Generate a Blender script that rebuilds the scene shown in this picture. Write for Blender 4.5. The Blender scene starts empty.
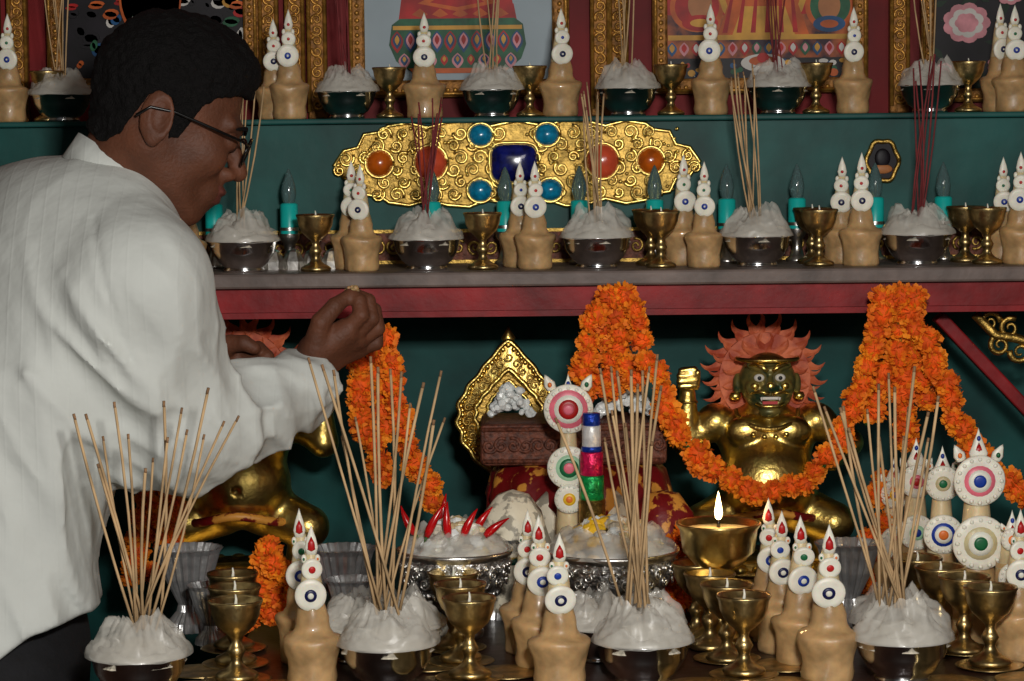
import bpy, math, random
import numpy as np
from mathutils import Vector, Matrix, noise
from math import pi, sin, cos, radians, sqrt, atan, atan2
random.seed(11)
rnd = random.uniform

# ---------------------------------------------------------------- camera
F = 2600.0; CAMY = -2.6; CAMZ = 1.47
PITCH = atan(220.5 / 2600); ROLL = radians(-0.6)
RC = Matrix.Rotation(pi/2 - PITCH, 3, 'X') @ Matrix.Rotation(ROLL, 3, 'Z')
def P(px, py, y):
    """world point at depth y, from a measurement taken on the photograph"""
    d = RC @ Vector(((px-512)/F, -(py-340.5)/F, -1)); t = (y-CAMY)/d.y
    return Vector((d.x*t, y, CAMZ + d.z*t))
TABLE = 0.90; SHELF = 1.29; STEP = 1.474
def S(px, y, z):
    py = 120 + (CAMZ-z)*F/(y-CAMY)
    p = P(px, py, y); return Vector((p.x, y, z))
cam = bpy.data.cameras.new('camera'); cam.lens = 36*F/1024; cam.sensor_width = 36
co = bpy.data.objects.new('camera', cam); bpy.context.collection.objects.link(co)
co.matrix_world = Matrix.Translation((0, CAMY, CAMZ)) @ RC.to_4x4()
bpy.context.scene.camera = co
cam.clip_start = 0.05

# ---------------------------------------------------------------- materials
def lin(v):
    v /= 255.0
    return v/12.92 if v <= 0.04045 else ((v+0.055)/1.055)**2.4
def C(r, g, b): return (lin(r), lin(g), lin(b))
MATS = {}
def mat(name, col, rough=.5, metal=0, var=.2, scale=40, bump=0, bscale=None, em=0, trans=0, alpha=1, col2=None, sss=0, coat=0, lo=.35, hi=.65, emcol=None, spec=.5):
    m = bpy.data.materials.new(name); m.use_nodes = True
    nt = m.node_tree; N = nt.nodes; L = nt.links
    b = N['Principled BSDF']
    tc = N.new('ShaderNodeTexCoord')
    n = N.new('ShaderNodeTexNoise'); n.inputs['Scale'].default_value = scale; n.inputs['Detail'].default_value = 4
    out = n.outputs['Fac']
    L.new(tc.outputs['Object'], n.inputs['Vector'])
    r = N.new('ShaderNodeValToRGB')
    c1 = tuple(max(0, x*(1-var)) for x in col); c2 = col2 or tuple(min(1, x*(1+var)) for x in col)
    r.color_ramp.elements[0].position = lo; r.color_ramp.elements[1].position = hi
    r.color_ramp.elements[0].color = (*c1, 1); r.color_ramp.elements[1].color = (*c2, 1)
    L.new(out, r.inputs['Fac']); L.new(r.outputs['Color'], b.inputs['Base Color'])
    b.inputs['Roughness'].default_value = rough; b.inputs['Metallic'].default_value = metal
    b.inputs['Transmission Weight'].default_value = trans; b.inputs['Alpha'].default_value = alpha
    b.inputs['Coat Weight'].default_value = coat
    b.inputs['Specular IOR Level'].default_value = spec
    if sss:
        b.inputs['Subsurface Weight'].default_value = sss; b.inputs['Subsurface Scale'].default_value = .01
    if em:
        b.inputs['Emission Color'].default_value = (*(emcol or col), 1); b.inputs['Emission Strength'].default_value = em
    if bump:
        n2 = N.new('ShaderNodeTexNoise'); n2.inputs['Scale'].default_value = bscale or scale; n2.inputs['Detail'].default_value = 5
        L.new(tc.outputs['Object'], n2.inputs['Vector'])
        bp = N.new('ShaderNodeBump'); bp.inputs['Strength'].default_value = bump; bp.inputs['Distance'].default_value = .003
        L.new(n2.outputs['Fac'], bp.inputs['Height']); L.new(bp.outputs['Normal'], b.inputs['Normal'])
    MATS[name] = m
    return m
mat('gold', (.94,.63,.18), .32, 1, .22, 60, .25, 160)
mat('gold_dark', (.48,.31,.08), .45, 1, .4, 90, .5, 240)
mat('gilt_frame', C(140,94,40), .5, .5, .4, 120, .6, 200)
mat('gilt_frame_hi', C(190,138,62), .4, .6, .3, 120, .4, 200)
mat('brass', (.56,.41,.18), .34, 1, .4, 60, .2, 120)
mat('brass_bright', (.80,.58,.22), .28, 1, .3, 60, .1, 120)
mat('silver', (.74,.72,.68), .28, 1, .3, 60, .2, 90)
mat('silver_engraved', (.76,.74,.70), .34, 1, .7, 130, 1, 170)
mat('steel', (.70,.70,.70), .16, 1, .25, 20, .05, 50)
mat('foil', (.60,.60,.60), .32, .8, .2, 50, .4, 90)
mat('dough', C(188,151,104), .42, 0, .28, 38, .6, 42, sss=.25, coat=.2)
mat('butter_white', C(240,234,218), .4, 0, .08, 60, .2, 90, sss=.1)
mat('butter_cream', C(212,190,147), .42, 0, .18, 45, .4, 70, sss=.2, coat=.15)
mat('dye_blue', C(20,55,150), .4, 0, .2); mat('dye_navy', C(10,18,70), .4, 0, .2)
mat('dye_red', C(180,25,25), .4, 0, .2); mat('dye_green', C(20,100,60), .4, 0, .2)
mat('dye_pink', C(230,112,130), .4, 0, .2); mat('dye_yellow', C(235,186,40), .4, 0, .2)
mat('dye_orange', C(235,122,50), .4, 0, .2); mat('dye_palegreen', C(165,210,172), .45, 0, .15)
mat('butter_fill', C(200,184,142), .4, 0, .15)
mat('rice', C(206,197,178), .75, 0, .25, 160, .8, 260, spec=.3)
mat('plastic_wrap', C(232,228,218), .32, 0, .04, 40, .25, 40, alpha=.36, spec=.6)
mat('incense', C(190,158,116), .8, 0, .28, 30)
mat('incense_tip', C(140,106,74), .85, 0, .3, 60)
mat('incense_red', C(120,42,44), .8, 0, .25, 40)
mat('turquoise_plastic', C(20,180,172), .35, 0, .1)
mat('bulb_glass', C(130,160,160), .08, 0, .1, trans=.7)
mat('marigold', C(248,106,5), .75, 0, .2, 45, col2=C(255,152,18), sss=.1)
mat('marigold_core', C(235,90,4), .8, 0, .3, 55)
mat('teal_paint', C(24,76,72), .5, 0, .4, 9, .15, 40, spec=.22)
mat('teal_panel', C(20,74,71), .55, 0, .45, 7, .15, 40, spec=.2)
mat('red_wall', C(116,18,22), .6, 0, .3, 8, .1, 60, spec=.25)
mat('red_lacquer', C(134,24,28), .5, 0, .45, 12, .3, 50, spec=.25)
mat('shelf_board', C(108,94,88), .5, 0, .35, 18, .3, 60, spec=.35)
mat('table_top', C(50,30,22), .35, 0, .5, 14, .3, 50)
mat('table_body', C(60,14,12), .5, 0, .3, 10)
mat('floor_mat', C(70,55,45), .6, 0, .3, 4, .2, 30)
mat('wall_paint', C(120,110,95), .8, 0, .1, 4, .1, 30)
mat('ceiling_paint', C(90,84,76), .8, 0, .1, 4)
mat('lapis', C(12,20,90), .15, 0, .5, 90, coat=.5)
mat('turquoise', C(12,125,165), .2, 0, .3, 120, coat=.5)
mat('coral', C(205,78,48), .2, 0, .15, 60, coat=.5)
mat('amber', C(190,88,16), .2, 0, .3, 60, coat=.5)
mat('skin', C(96,57,39), .6, 0, .28, 22, .35, 260, sss=.05, spec=.38)
mat('lips', C(98,52,44), .5, 0, .15, 80)
mat('hair', C(11,9,9), .8, 0, .5, 260, .9, 520, spec=.2)
mat('trousers', C(14,14,18), .85, 0, .3, 60, .3, 200)
mat('shoe', C(20,16,14), .4, 0, .2)
mat('eye_white', C(225,220,210), .2, 0, .02); mat('black', C(8,8,8), .3, 0, .2)
mat('lens', C(210,220,220), .05, 0, .02, alpha=.2)
mat('statue_face', C(58,88,62), .38, .4, .45, 45, .2, 90, col2=C(150,130,66))
mat('flame_paint', C(198,78,46), .6, 0, .3, 45, col2=C(228,122,78))
mat('flame_edge', C(140,46,30), .6, 0, .25, 40)
mat('box_wood', C(104,56,38), .6, 0, .5, 160, 1, 180)
mat('brocade_white', C(220,210,188), .5, 0, .45, 60, .4, 90, col2=C(240,230,205), lo=.45, hi=.5)
mat('brocade_red', C(135,15,20), .5, 0, .3, 45, .4, 90, col2=C(220,150,60), lo=.54, hi=.58)
mat('brocade_green', C(20,95,75), .5, 0, .3, 45, .4, 90, col2=C(215,180,90), lo=.54, hi=.58)
mat('crystal', C(232,236,234), .2, 0, .1, 90, .4, 120)
mat('chilli', C(190,12,18), .22, 0, .25, 30); mat('stalk', C(50,90,30), .5, 0, .2)
mat('foil_pink', C(225,30,90), .3, .5, .4, 150, .6, 200); mat('foil_green', C(20,160,80), .3, .5, .4, 150, .6, 200)
mat('foil_blue', C(20,60,170), .3, .5, .3, 150, .6, 200); mat('foil_white', C(232,232,232), .3, .2, .1, 150, .4, 200)
mat('pic_grey', C(152,166,174), .45, 0, .1, 8, spec=.2); mat('pic_red', C(168,24,22), .45, 0, .3, 30, spec=.2)
mat('pic_blue', C(22,74,120), .45, 0, .35, 30, spec=.2); mat('pic_orange', C(190,88,30), .45, 0, .3, 25, spec=.2)
mat('pic_yellow', C(202,148,54), .45, 0, .25, 25, spec=.2); mat('pic_dark', C(22,18,24), .45, 0, .5, 25, spec=.2)
mat('pic_pink', C(205,138,146), .45, 0, .2, 50, spec=.2); mat('pic_green', C(30,88,58), .45, 0, .35, 50, spec=.2)
mat('pic_white', C(200,196,190), .45, 0, .08, 30, spec=.2); mat('pic_skin', C(172,112,68), .45, 0, .15, 30, spec=.2)
mat('pic_multi', C(52,20,44), .45, 0, .3, 30, col2=C(180,92,40), lo=.4, hi=.6, spec=.2)
mat('pic_leaf', C(20,42,26), .45, 0, .3, 50, spec=.2)
mat('flame', C(255,190,80), .5, 0, .05, em=22, emcol=(1,.66,.26))

def shirt_mat():
    m = mat('shirt_cotton', C(208,211,206), .9, 0, .03, 14, spec=.15)
    nt = m.node_tree; N = nt.nodes; L = nt.links; b = N['Principled BSDF']
    tc = N.new('ShaderNodeTexCoord')
    w = N.new('ShaderNodeTexWave'); w.bands_direction = 'X'; w.inputs['Scale'].default_value = 19; w.inputs['Distortion'].default_value = .3
    w.inputs['Detail Scale'].default_value = .5
    L.new(tc.outputs['Object'], w.inputs['Vector'])
    q = N.new('ShaderNodeMath'); q.operation = 'POWER'; q.inputs[1].default_value = 18
    L.new(w.outputs['Fac'], q.inputs[0])
    w2 = N.new('ShaderNodeTexNoise'); w2.inputs['Scale'].default_value = 11; w2.inputs['Detail'].default_value = 4
    L.new(tc.outputs['Object'], w2.inputs['Vector'])
    mp = N.new('ShaderNodeMath'); mp.operation = 'MULTIPLY_ADD'; mp.inputs[1].default_value = .022
    L.new(q.outputs[0], mp.inputs[0]); L.new(w2.outputs['Fac'], mp.inputs[2])
    bp = N.new('ShaderNodeBump'); bp.inputs['Strength'].default_value = .55; bp.inputs['Distance'].default_value = .012
    L.new(mp.outputs[0], bp.inputs['Height']); L.new(bp.outputs['Normal'], b.inputs['Normal'])
shirt_mat()

# ---------------------------------------------------------------- mesh builder
class MB:
    def __init__(s): s.v=[]; s.f=[]; s.m=[]; s.sm=[]; s.mats=[]
    def mi(s, n):
        if n not in s.mats: s.mats.append(n)
        return s.mats.index(n)
    def add(s, vs, fs, m, smooth=True, M=None):
        o = len(s.v); k = s.mi(m)
        for p in vs:
            p = Vector(p)
            s.v.append(tuple(M @ p) if M is not None else tuple(p))
        for f in fs: s.f.append([i+o for i in f]); s.m.append(k); s.sm.append(smooth)
    def lathe(s, prof, m, seg=24, M=None, smooth=True, mod=None):
        vs=[]; rings=[]
        for (r, z) in prof:
            if r < 1e-6: rings.append([len(vs)]); vs.append((0,0,z))
            else:
                rings.append(list(range(len(vs), len(vs)+seg)))
                for j in range(seg):
                    a = 2*pi*j/seg; rr = r*(mod(a, z) if mod else 1); vs.append((rr*cos(a), rr*sin(a), z))
        fs=[]
        for A, B in zip(rings, rings[1:]):
            if len(A)==1 and len(B)==1: continue
            for j in range(seg):
                k=(j+1)%seg
                if len(A)==1: fs.append([A[0],B[k],B[j]])
                elif len(B)==1: fs.append([A[j],A[k],B[0]])
                else: fs.append([A[j],A[k],B[k],B[j]])
        s.add(vs, fs, m, smooth, M)
    def ball(s, c, r, m, seg=12, rings=8, M=None, smooth=True):
        if not hasattr(r,'__len__'): r=(r,r,r)
        T = Matrix.Translation(c) @ (M if M is not None else Matrix.Identity(4)) @ Matrix.Diagonal((*r,1))
        s.lathe([(sin(pi*i/rings) if 0<i<rings else 0, -cos(pi*i/rings)) for i in range(rings+1)], m, seg, T, smooth)
    def tube(s, pts, rad, m, seg=8, smooth=True, caps=True):
        pts=[Vector(p) for p in pts]; n=len(pts)
        if not hasattr(rad,'__len__'): rad=[rad]*n
        vs=[]; prev=None
        for i,p in enumerate(pts):
            t=(pts[min(i+1,n-1)]-pts[max(i-1,0)])
            if t.length<1e-9: t=Vector((0,0,1))
            t.normalize()
            if prev is None:
                a = t.orthogonal().normalized()
            else:
                a = prev - t*prev.dot(t)
                a = a.normalized() if a.length>1e-6 else t.orthogonal().normalized()
            prev=a; b=t.cross(a)
            for j in range(seg):
                q=2*pi*j/seg; vs.append(p+(a*cos(q)+b*sin(q))*rad[i])
        fs=[]
        for i in range(n-1):
            for j in range(seg):
                k=(j+1)%seg; fs.append([i*seg+j,i*seg+k,(i+1)*seg+k,(i+1)*seg+j])
        if caps: fs.append(list(range(seg))[::-1]); fs.append([(n-1)*seg+j for j in range(seg)])
        s.add(vs, fs, m, smooth)
    def box(s, c, sz, m, M=None, bev=0):
        x,y,z=[q/2 for q in sz]; T=Matrix.Translation(c) @ (M if M is not None else Matrix.Identity(4))
        if not bev:
            vs=[(a*x,b*y,d*z) for a in(-1,1) for b in(-1,1) for d in(-1,1)]
            fs=[[0,1,3,2],[4,6,7,5],[0,4,5,1],[2,3,7,6],[0,2,6,4],[1,5,7,3]]
            s.add(vs,fs,m,False,T)
        else:
            import bmesh
            bm=bmesh.new(); bmesh.ops.create_cube(bm,size=1)
            for v in bm.verts: v.co=Vector((v.co.x*sz[0],v.co.y*sz[1],v.co.z*sz[2]))
            bmesh.ops.bevel(bm,geom=bm.edges[:],offset=bev,segments=2,affect='EDGES',profile=.5)
            bm.verts.index_update()
            s.add([v.co.copy() for v in bm.verts],[[v.index for v in f.verts] for f in bm.faces],m,False,T); bm.free()
    def prism(s, pts, y0, y1, m, M=None, smooth=False):
        """outline in XZ (ccw seen from -Y), front face at y0, back at y1"""
        n=len(pts); vs=[(p[0],y0,p[1]) for p in pts]+[(p[0],y1,p[1]) for p in pts]
        fs=[list(range(n)), list(range(n,2*n))[::-1]]
        for i in range(n):
            k=(i+1)%n; fs.append([i,i+n,k+n,k])
        s.add(vs,fs,m,smooth,M)
    def data(s, name):
        me=bpy.data.meshes.new(name); me.from_pydata(s.v,[],s.f)
        for n in s.mats: me.materials.append(MATS[n])
        me.polygons.foreach_set('material_index', s.m); me.polygons.foreach_set('use_smooth', s.sm); me.update()
        return me
    def obj(s, name, loc=(0,0,0), rot=0, scale=1, parent=None):
        return place(name, s.data(name), loc, rot, scale, parent)
def place(name, me, loc=(0,0,0), rot=0, scale=1, parent=None):
    o=bpy.data.objects.new(name, me); bpy.context.collection.objects.link(o)
    o.location=loc; o.rotation_euler=(0,0,rot)
    o.scale=(scale,)*3 if not hasattr(scale,'__len__') else scale
    if parent: o.parent=parent
    return o
def empty(name, loc=(0,0,0)):
    o=bpy.data.objects.new(name,None); bpy.context.collection.objects.link(o); o.location=loc; o.empty_display_size=.05
    return o
def circ(cx,cz,rx,rz=None,n=28,a0=0):
    rz=rz or rx
    return [(cx+rx*cos(a0+2*pi*i/n),cz+rz*sin(a0+2*pi*i/n)) for i in range(n)]

# ---------------------------------------------------------------- implicit surfaces
def v3(a): return np.array(a,dtype=np.float32)
def ell(p,c,r,R=None):
    q=p-v3(c)
    if R is not None: q=q@np.array(R,dtype=np.float32)
    r=v3(r if hasattr(r,'__len__') else (r,r,r))
    k0=np.sqrt(((q/r)**2).sum(-1))+1e-6; k1=np.sqrt(((q/(r*r))**2).sum(-1))+1e-6
    return k0*(k0-1)/k1
def rc(p,a,b,r1,r2):
    a=v3(a);b=v3(b);ba=b-a;pa=p-a
    h=np.clip((pa@ba)/float(ba@ba),0,1)
    return np.sqrt(((pa-h[...,None]*ba)**2).sum(-1))-(r1+(r2-r1)*h)
def smin(a,b,k):
    h=np.clip(.5+.5*(b-a)/k,0,1); return b*(1-h)+a*h-k*h*(1-h)
def smax(a,b,k): return -smin(-a,-b,k)
_R=np.random.RandomState(4).rand(32,32,32).astype(np.float32)
def vn(x,y,z):
    """smooth value noise 0..1"""
    i=np.floor(x).astype(np.int64);j=np.floor(y).astype(np.int64);k=np.floor(z).astype(np.int64)
    fx=x-i;fy=y-j;fz=z-k
    fx=fx*fx*(3-2*fx);fy=fy*fy*(3-2*fy);fz=fz*fz*(3-2*fz)
    g=lambda a,b,c:_R[(i+a)&31,(j+b)&31,(k+c)&31]
    q=[[g(0,b,c)*(1-fx)+g(1,b,c)*fx for b in(0,1)] for c in(0,1)]
    w=[q[c][0]*(1-fy)+q[c][1]*fy for c in(0,1)]
    return w[0]*(1-fz)+w[1]*fz
def surf(fn,lo,hi,h,name,matname,M=None,matfn=None,mats=None,parent=None,obj=True):
    ax=[np.arange(lo[i],hi[i]+h,h,dtype=np.float32) for i in range(3)]
    G=np.stack(np.meshgrid(*ax,indexing='ij'),-1)
    V=fn(G).astype(np.float32); ins=V<0
    n=[len(a)-1 for a in ax]
    def sl(A,o): return A[o[0]:o[0]+n[0],o[1]:o[1]+n[1],o[2]:o[2]+n[2]]
    cs=[(a,b,c) for a in(0,1) for b in(0,1) for c in(0,1)]
    acc=np.zeros((*n,3),np.float32); cnt=np.zeros(n,np.float32)
    for c0 in cs:
        for a in range(3):
            if c0[a]==0:
                c1=list(c0); c1[a]=1
                v0=sl(V,c0); v1=sl(V,c1); cr=(v0<0)!=(v1<0)
                t=np.where(cr,v0/np.where(cr,v0-v1,1),0)
                for q in range(3):
                    acc[...,q]+=np.where(cr,c0[q]+(t if q==a else 0),0)
                cnt+=cr
    act=cnt>0; idx=-np.ones(n,np.int64); w=np.argwhere(act); idx[act]=np.arange(len(w))
    vs=(w+acc[act]/cnt[act][:,None])*h+np.array(lo)
    fs=[]
    for a in range(3):
        b=(a+1)%3; c=(a+2)%3
        s0=[slice(1,-1)]*3; s1=[slice(1,-1)]*3; s0[a]=slice(0,-1); s1[a]=slice(1,None)
        A=ins[tuple(s0)]; B=ins[tuple(s1)]
        for flip in (0,1):
            e=np.argwhere((A&~B) if not flip else (~A&B))
            off=np.array([1,1,1]); off[a]=0; e=e+off
            def q(db,dc):
                z=e.copy(); z[:,b]+=db; z[:,c]+=dc; return idx[z[:,0],z[:,1],z[:,2]]
            f=np.stack([q(-1,-1),q(0,-1),q(0,0),q(-1,0)],1)
            if flip: f=f[:,::-1]
            fs.append(f)
    fs=np.concatenate(fs); fs=fs[(fs>=0).all(1)]
    me=bpy.data.meshes.new(name)
    if M is not None:
        Mn=np.array(M); vw=vs@Mn[:3,:3].T+Mn[:3,3]
    else: vw=vs
    me.from_pydata(vw.tolist(),[],fs.tolist())
    for m in (mats or [matname]): me.materials.append(MATS[m])
    if matfn is not None:
        cen=vs[fs].mean(1); me.polygons.foreach_set('material_index',matfn(cen).astype(np.int32))
    me.polygons.foreach_set('use_smooth',[True]*len(me.polygons)); me.update()
    return place(name,me,parent=parent) if obj else me

# ================================================================ ROOM
def simplebox(name,lo,hi,m,bev=0):
    b=MB(); c=[(lo[i]+hi[i])/2 for i in range(3)]
    b.box((0,0,0),[hi[i]-lo[i] for i in range(3)],m,bev=bev); return b.obj(name,c)
simplebox('floor',(-2.2,-3.4,-.05),(2.2,1.1,0),'floor_mat')
simplebox('wall_back',(-2.2,.98,0),(2.2,1.08,2.9),'red_wall')
simplebox('wall_left',(-2.3,-3.4,0),(-2.2,1.1,2.9),'wall_paint')
simplebox('wall_right',(2.2,-3.4,0),(2.3,1.1,2.9),'wall_paint')
simplebox('ceiling',(-2.3,-3.4,2.9),(2.3,1.1,2.95),'ceiling_paint')

# altar: stepped cabinet
b=MB()
b.box((0,.74,1.2535),(2.6,.46,.037),'red_lacquer')
b.box((0,.735,1.281),(2.62,.48,.018),'shelf_board',bev=.003)
b.box((0,.505,1.2395),(2.6,.01,.007),'red_lacquer')
b.obj('altar_shelf')
b=MB()
b.box((0,.835,1.379),(2.6,.27,.178),'teal_paint')
b.box((0,.83,1.4705),(2.61,.29,.007),'teal_paint',bev=.002)
b.obj('altar_step')
b=MB(); b.box((0,.87,.615),(2.6,.04,1.23),'teal_panel'); b.obj('altar_back_panel')
b=MB()
b.box((.45,.34,.88),(1.5,1.02,.04),'table_top',bev=.004)
b.box((-.66,-.08,.88),(.72,.19,.04),'table_top',bev=.004)
b.box((.45,.35,.43),(1.44,.94,.86),'table_body')
b.box((-.64,-.08,.43),(.66,.13,.86),'table_body')
b.obj('altar_table')
b=MB()
p0=P(938,316,.60); p1=P(1060,445,.60); d=(p1-p0)
M=Matrix.Rotation(-atan2(d.z,d.x),4,'Y')
b.box((p0+p1)/2,(d.length,.03,.016),'red_lacquer',M=M,bev=.002)
b.obj('red_brace')
b=MB()
for k,(cx,cy) in enumerate([(990,322),(1010,328),(1000,345),(1020,352)]):
    c=P(cx,cy,.57); pts=[]
    for i in range(22):
        a=i*.42+k; r=.013*(1-i/26); pts.append(c+Vector((r*cos(a),0,r*sin(a))))
    b.tube(pts,[.004*(1-i/30) for i in range(22)],'gold_dark',6)
b.tube([P(975,314,.57),P(995,335,.57),P(1015,338,.57),P(1040,345,.57),P(1060,360,.57)],.006,'gold_dark',8)
b.obj('gilt_scroll_bracket')

# ================================================================ gilt jewelled panel on the step
def spiral(b,c,r0,turn,hand,m,tr,y):
    pts=[];n=20
    for i in range(n):
        t=i/(n-1); a=hand*(t*turn*2*pi)+c[2]; r=r0*(1-t*.85)
        pts.append((c[0]+r*cos(a),y-.004*t,c[1]+r*sin(a)))
    b.tube(pts,[tr*(1-.4*i/n) for i in range(n)],m,6)
b=MB(); o=P(517,163,.70); k=1.27e-3
top=[(-182,0),(-172,14),(-158,17),(-152,30),(-136,32),(-128,38),(-108,41),(-88,36),(-70,41),(-48,43),(-30,36),(0,42)]
full=[(x,z) for x,z in top]+[(-x,z) for x,z in top[::-1][1:]]
full=full+[(x,-z) for x,z in full[::-1][1:-1]]
full=[(x*k,z*k) for x,z in full][::-1]
b.prism(full,-.004,0,'gold_dark')
b.tube([(x,-.005,z) for x,z in full+full[:1]],.0028,'gold',6)
for sx in (-1,1):
    for i,x in enumerate(range(18,175,19)):
        for j,z in enumerate((-24,0,24)):
            if abs(z)>30-(x>150)*12: continue
            if x>158 and z!=0: continue
            for q in range(2):
                spiral(b,(sx*(x+q*7)*k,(z+(-6 if q else 6))*k,rnd(0,6)),rnd(.007,.0105),1.6,sx*(1 if (i+j+q)%2 else -1),'gold',.0023,-.0055)
    for i in range(70):
        x=rnd(8,160)*k; z=rnd(-36,36)*k
        b.ball((sx*x,-.006,z),rnd(.0015,.003),'gold',6,4)
def gem(b,px,py,rx,rz,m,sq=False):
    c=((px-517)*k,(163-py)*k)
    if sq:
        n=32; pr=[]
        for i in range(n):
            a=2*pi*i/n; e=.5
            pr.append((math.copysign(abs(cos(a))**e,cos(a)),math.copysign(abs(sin(a))**e,sin(a))))
        vs=[];fs=[]
        lev=[(1,0),(1,-.006),(.92,-.011),(.7,-.014),(.35,-.016)]
        for s_,y in lev: vs+=[(c[0]+x*rx*k*s_,-.005+y,c[1]+z*rz*k*s_) for x,z in pr]
        for l in range(len(lev)-1):
            for i in range(n): q=(i+1)%n; fs.append([l*n+i,l*n+q,(l+1)*n+q,(l+1)*n+i][::1])
        fs.append([(len(lev)-1)*n+i for i in range(n)])
        b.add(vs,fs,m,True)
        b.tube([(c[0]+x*(rx+1.5)*k,-.007,c[1]+z*(rz+1.5)*k) for x,z in pr+pr[:1]],.0022,'gold',6)
    else:
        b.ball((c[0],-.006,c[1]),(rx*k,.013,rz*k),m,24,14)
        b.tube([(c[0]+(rx+1)*k*cos(a*pi/12),-.007,c[1]+(rz+1)*k*sin(a*pi/12)) for a in range(25)],.0022,'gold',6)
gem(b,514,163,23,19,'lapis',True)
for x,y in((481,135),(547,135),(480,190),(550,190)): gem(b,x,y,12,11,'turquoise')
gem(b,380,162,13,13,'amber'); gem(b,650,162,13,13,'amber'); gem(b,431,162,16,17,'coral'); gem(b,602,162,16,17,'coral')
b.obj('jewelled_gilt_panel',(o.x,.699,o.z))
b=MB(); o=P(882,161,.70)
pr=[]
for i in range(40):
    a=2*pi*i/40; r=.0225*(1+.06*cos(6*a)); pr.append((r*.88*cos(a),-.004,r*1.15*sin(a)))
b.tube(pr+pr[:1],.0032,'gold_dark',6)
b.prism([(x,z) for x,_,z in pr],-.003,0,'pic_dark')
b.ball((0,-.004,.004),(.010,.002,.012),'pic_dark'); b.ball((0,-.004,-.010),(.013,.002,.006),'pic_skin')
b.obj('gilt_medallion',(o.x,.699,o.z))
b=MB()
for i in range(64):
    x=-.62+i*.0205
    spiral(b,(x,.02,rnd(0,6)),.0095,1.4,1 if i%2 else -1,'gold_dark',.0022,-.005)
b.box((.03,-.002,.021),(1.34,.004,.036),'box_wood')
b.box((.03,-.004,.041),(1.34,.008,.004),'gold_dark'); b.box((.03,-.004,.002),(1.34,.008,.004),'gold_dark')
b.obj('gilt_scroll_moulding',(0,.699,SHELF))

# ================================================================ framed pictures on the back wall
def frame(name,x0,x1,y0,y1,art,bw=14,bg='pic_grey'):
    yy=.975; a=P((x0+x1)/2,(y0+y1)/2,yy); kk=(yy-CAMY)/F
    w=(x1-x0)*kk; h=(y1-y0)*kk; f=bw*kk
    b=MB()
    b.box((0,.0,0),(w-f,.006,h-f),bg)
    for sx in(-1,1):
        b.box((sx*(w/2-f/2),-.006,0),(f,.018,h),'gilt_frame',bev=.003)
        b.tube([(sx*(w/2-f*.22),-.016,-h/2+.004),(sx*(w/2-f*.22),-.016,h/2-.004)],f*.13,'gilt_frame_hi',6)
        b.tube([(sx*(w/2-f*.92),-.012,-h/2+f),(sx*(w/2-f*.92),-.012,h/2-f)],f*.1,'gilt_frame_hi',6)
    for sz in(-1,1):
        b.box((0,-.006,sz*(h/2-f/2)),(w-2*f,.018,f),'gilt_frame',bev=.003)
        b.tube([(-w/2+.004,-.016,sz*(h/2-f*.22)),(w/2-.004,-.016,sz*(h/2-f*.22))],f*.13,'gilt_frame_hi',6)
        b.tube([(-w/2+f,-.012,sz*(h/2-f*.92)),(w/2-f,-.012,sz*(h/2-f*.92))],f*.1,'gilt_frame_hi',6)
    nb=int(h/.010)
    for i in range(nb):
        for sx in(-1,1): b.ball((sx*(w/2-f*.58),-.015,-h/2+(i+.5)*h/nb),(.0035,.002,.0035),'gilt_frame_hi',6,4)
    nb=int(w/.010)
    for i in range(nb): b.ball((-w/2+(i+.5)*w/nb,-.015,-h/2+f*.42),(.0035,.002,.0035),'gilt_frame_hi',6,4)
    def A(px,py): return ((px-(x0+x1)/2)*kk,((y0+y1)/2-py)*kk)
    layer=[0]
    def shape(pts,m):
        layer[0]+=1; q=[A(*p) for p in pts]
        ar=sum(q[i][0]*q[(i+1)%len(q)][1]-q[(i+1)%len(q)][0]*q[i][1] for i in range(len(q)))
        if ar<0: q=q[::-1]
        b.prism(q,-.0032-.00005*layer[0],-.003,m)
    art(shape)
    b.obj(name,(a.x,yy-.004,a.z))
def petal(x,y,w,h,n=12):
    """downward-pointing lotus petal outline"""
    return [(x+w*sin(pi*t)*(1 if k==0 else -1)*(1-.25*t),y-h/2+h*t) for k in(0,1) for t in ([i/n for i in range(n+1)] if k==0 else [1-i/n for i in range(1,n)])]
def art_buddha(s):
    s([(398,25),(405,-25),(430,-50),(485,-50),(508,-25),(515,25),(490,38),(425,38)],'pic_red')
    s(circ(457,-48,20,26),'pic_skin'); s(circ(457,-68,22,14),'pic_blue')
    s([(400,20),(401,4),(420,-4),(492,-4),(513,4),(516,20),(500,25),(414,25)],'pic_red')
    s([(418,3),(438,-7),(478,-7),(496,3),(457,11)],'pic_orange'); s([(430,2),(445,-6),(470,-6),(484,2),(457,7)],'pic_red')
    for i in range(5): s([(412+i*20,14),(420+i*20,8),(428+i*20,14),(420+i*20,17)],'pic_orange')
    s([(392,24),(400,18),(514,18),(522,24),(525,44),(520,58),(506,70),(410,70),(396,60),(389,44)],'pic_green')
    s([(393,25),(521,25),(521,29),(393,29)],'pic_yellow')
    for i in range(10):
        x=397+i*13.2
        s(petal(x,41,7,22),'pic_blue' if i%2 else 'pic_red'); s(petal(x,40,4.8,16),'pic_pink' if i%2 else 'pic_blue'); s(petal(x,39,2.6,10),'pic_red' if i%2 else 'pic_yellow')
    for i in range(9):
        x=404+i*13.2
        s(petal(x,60,6.6,16),'pic_green' if i%2 else 'pic_pink'); s(petal(x,59,4.2,11),'pic_red' if i%2 else 'pic_blue'); s(petal(x,58,2,6),'pic_yellow')
    s([(408,67),(508,67),(503,72),(413,72)],'pic_orange')
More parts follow.
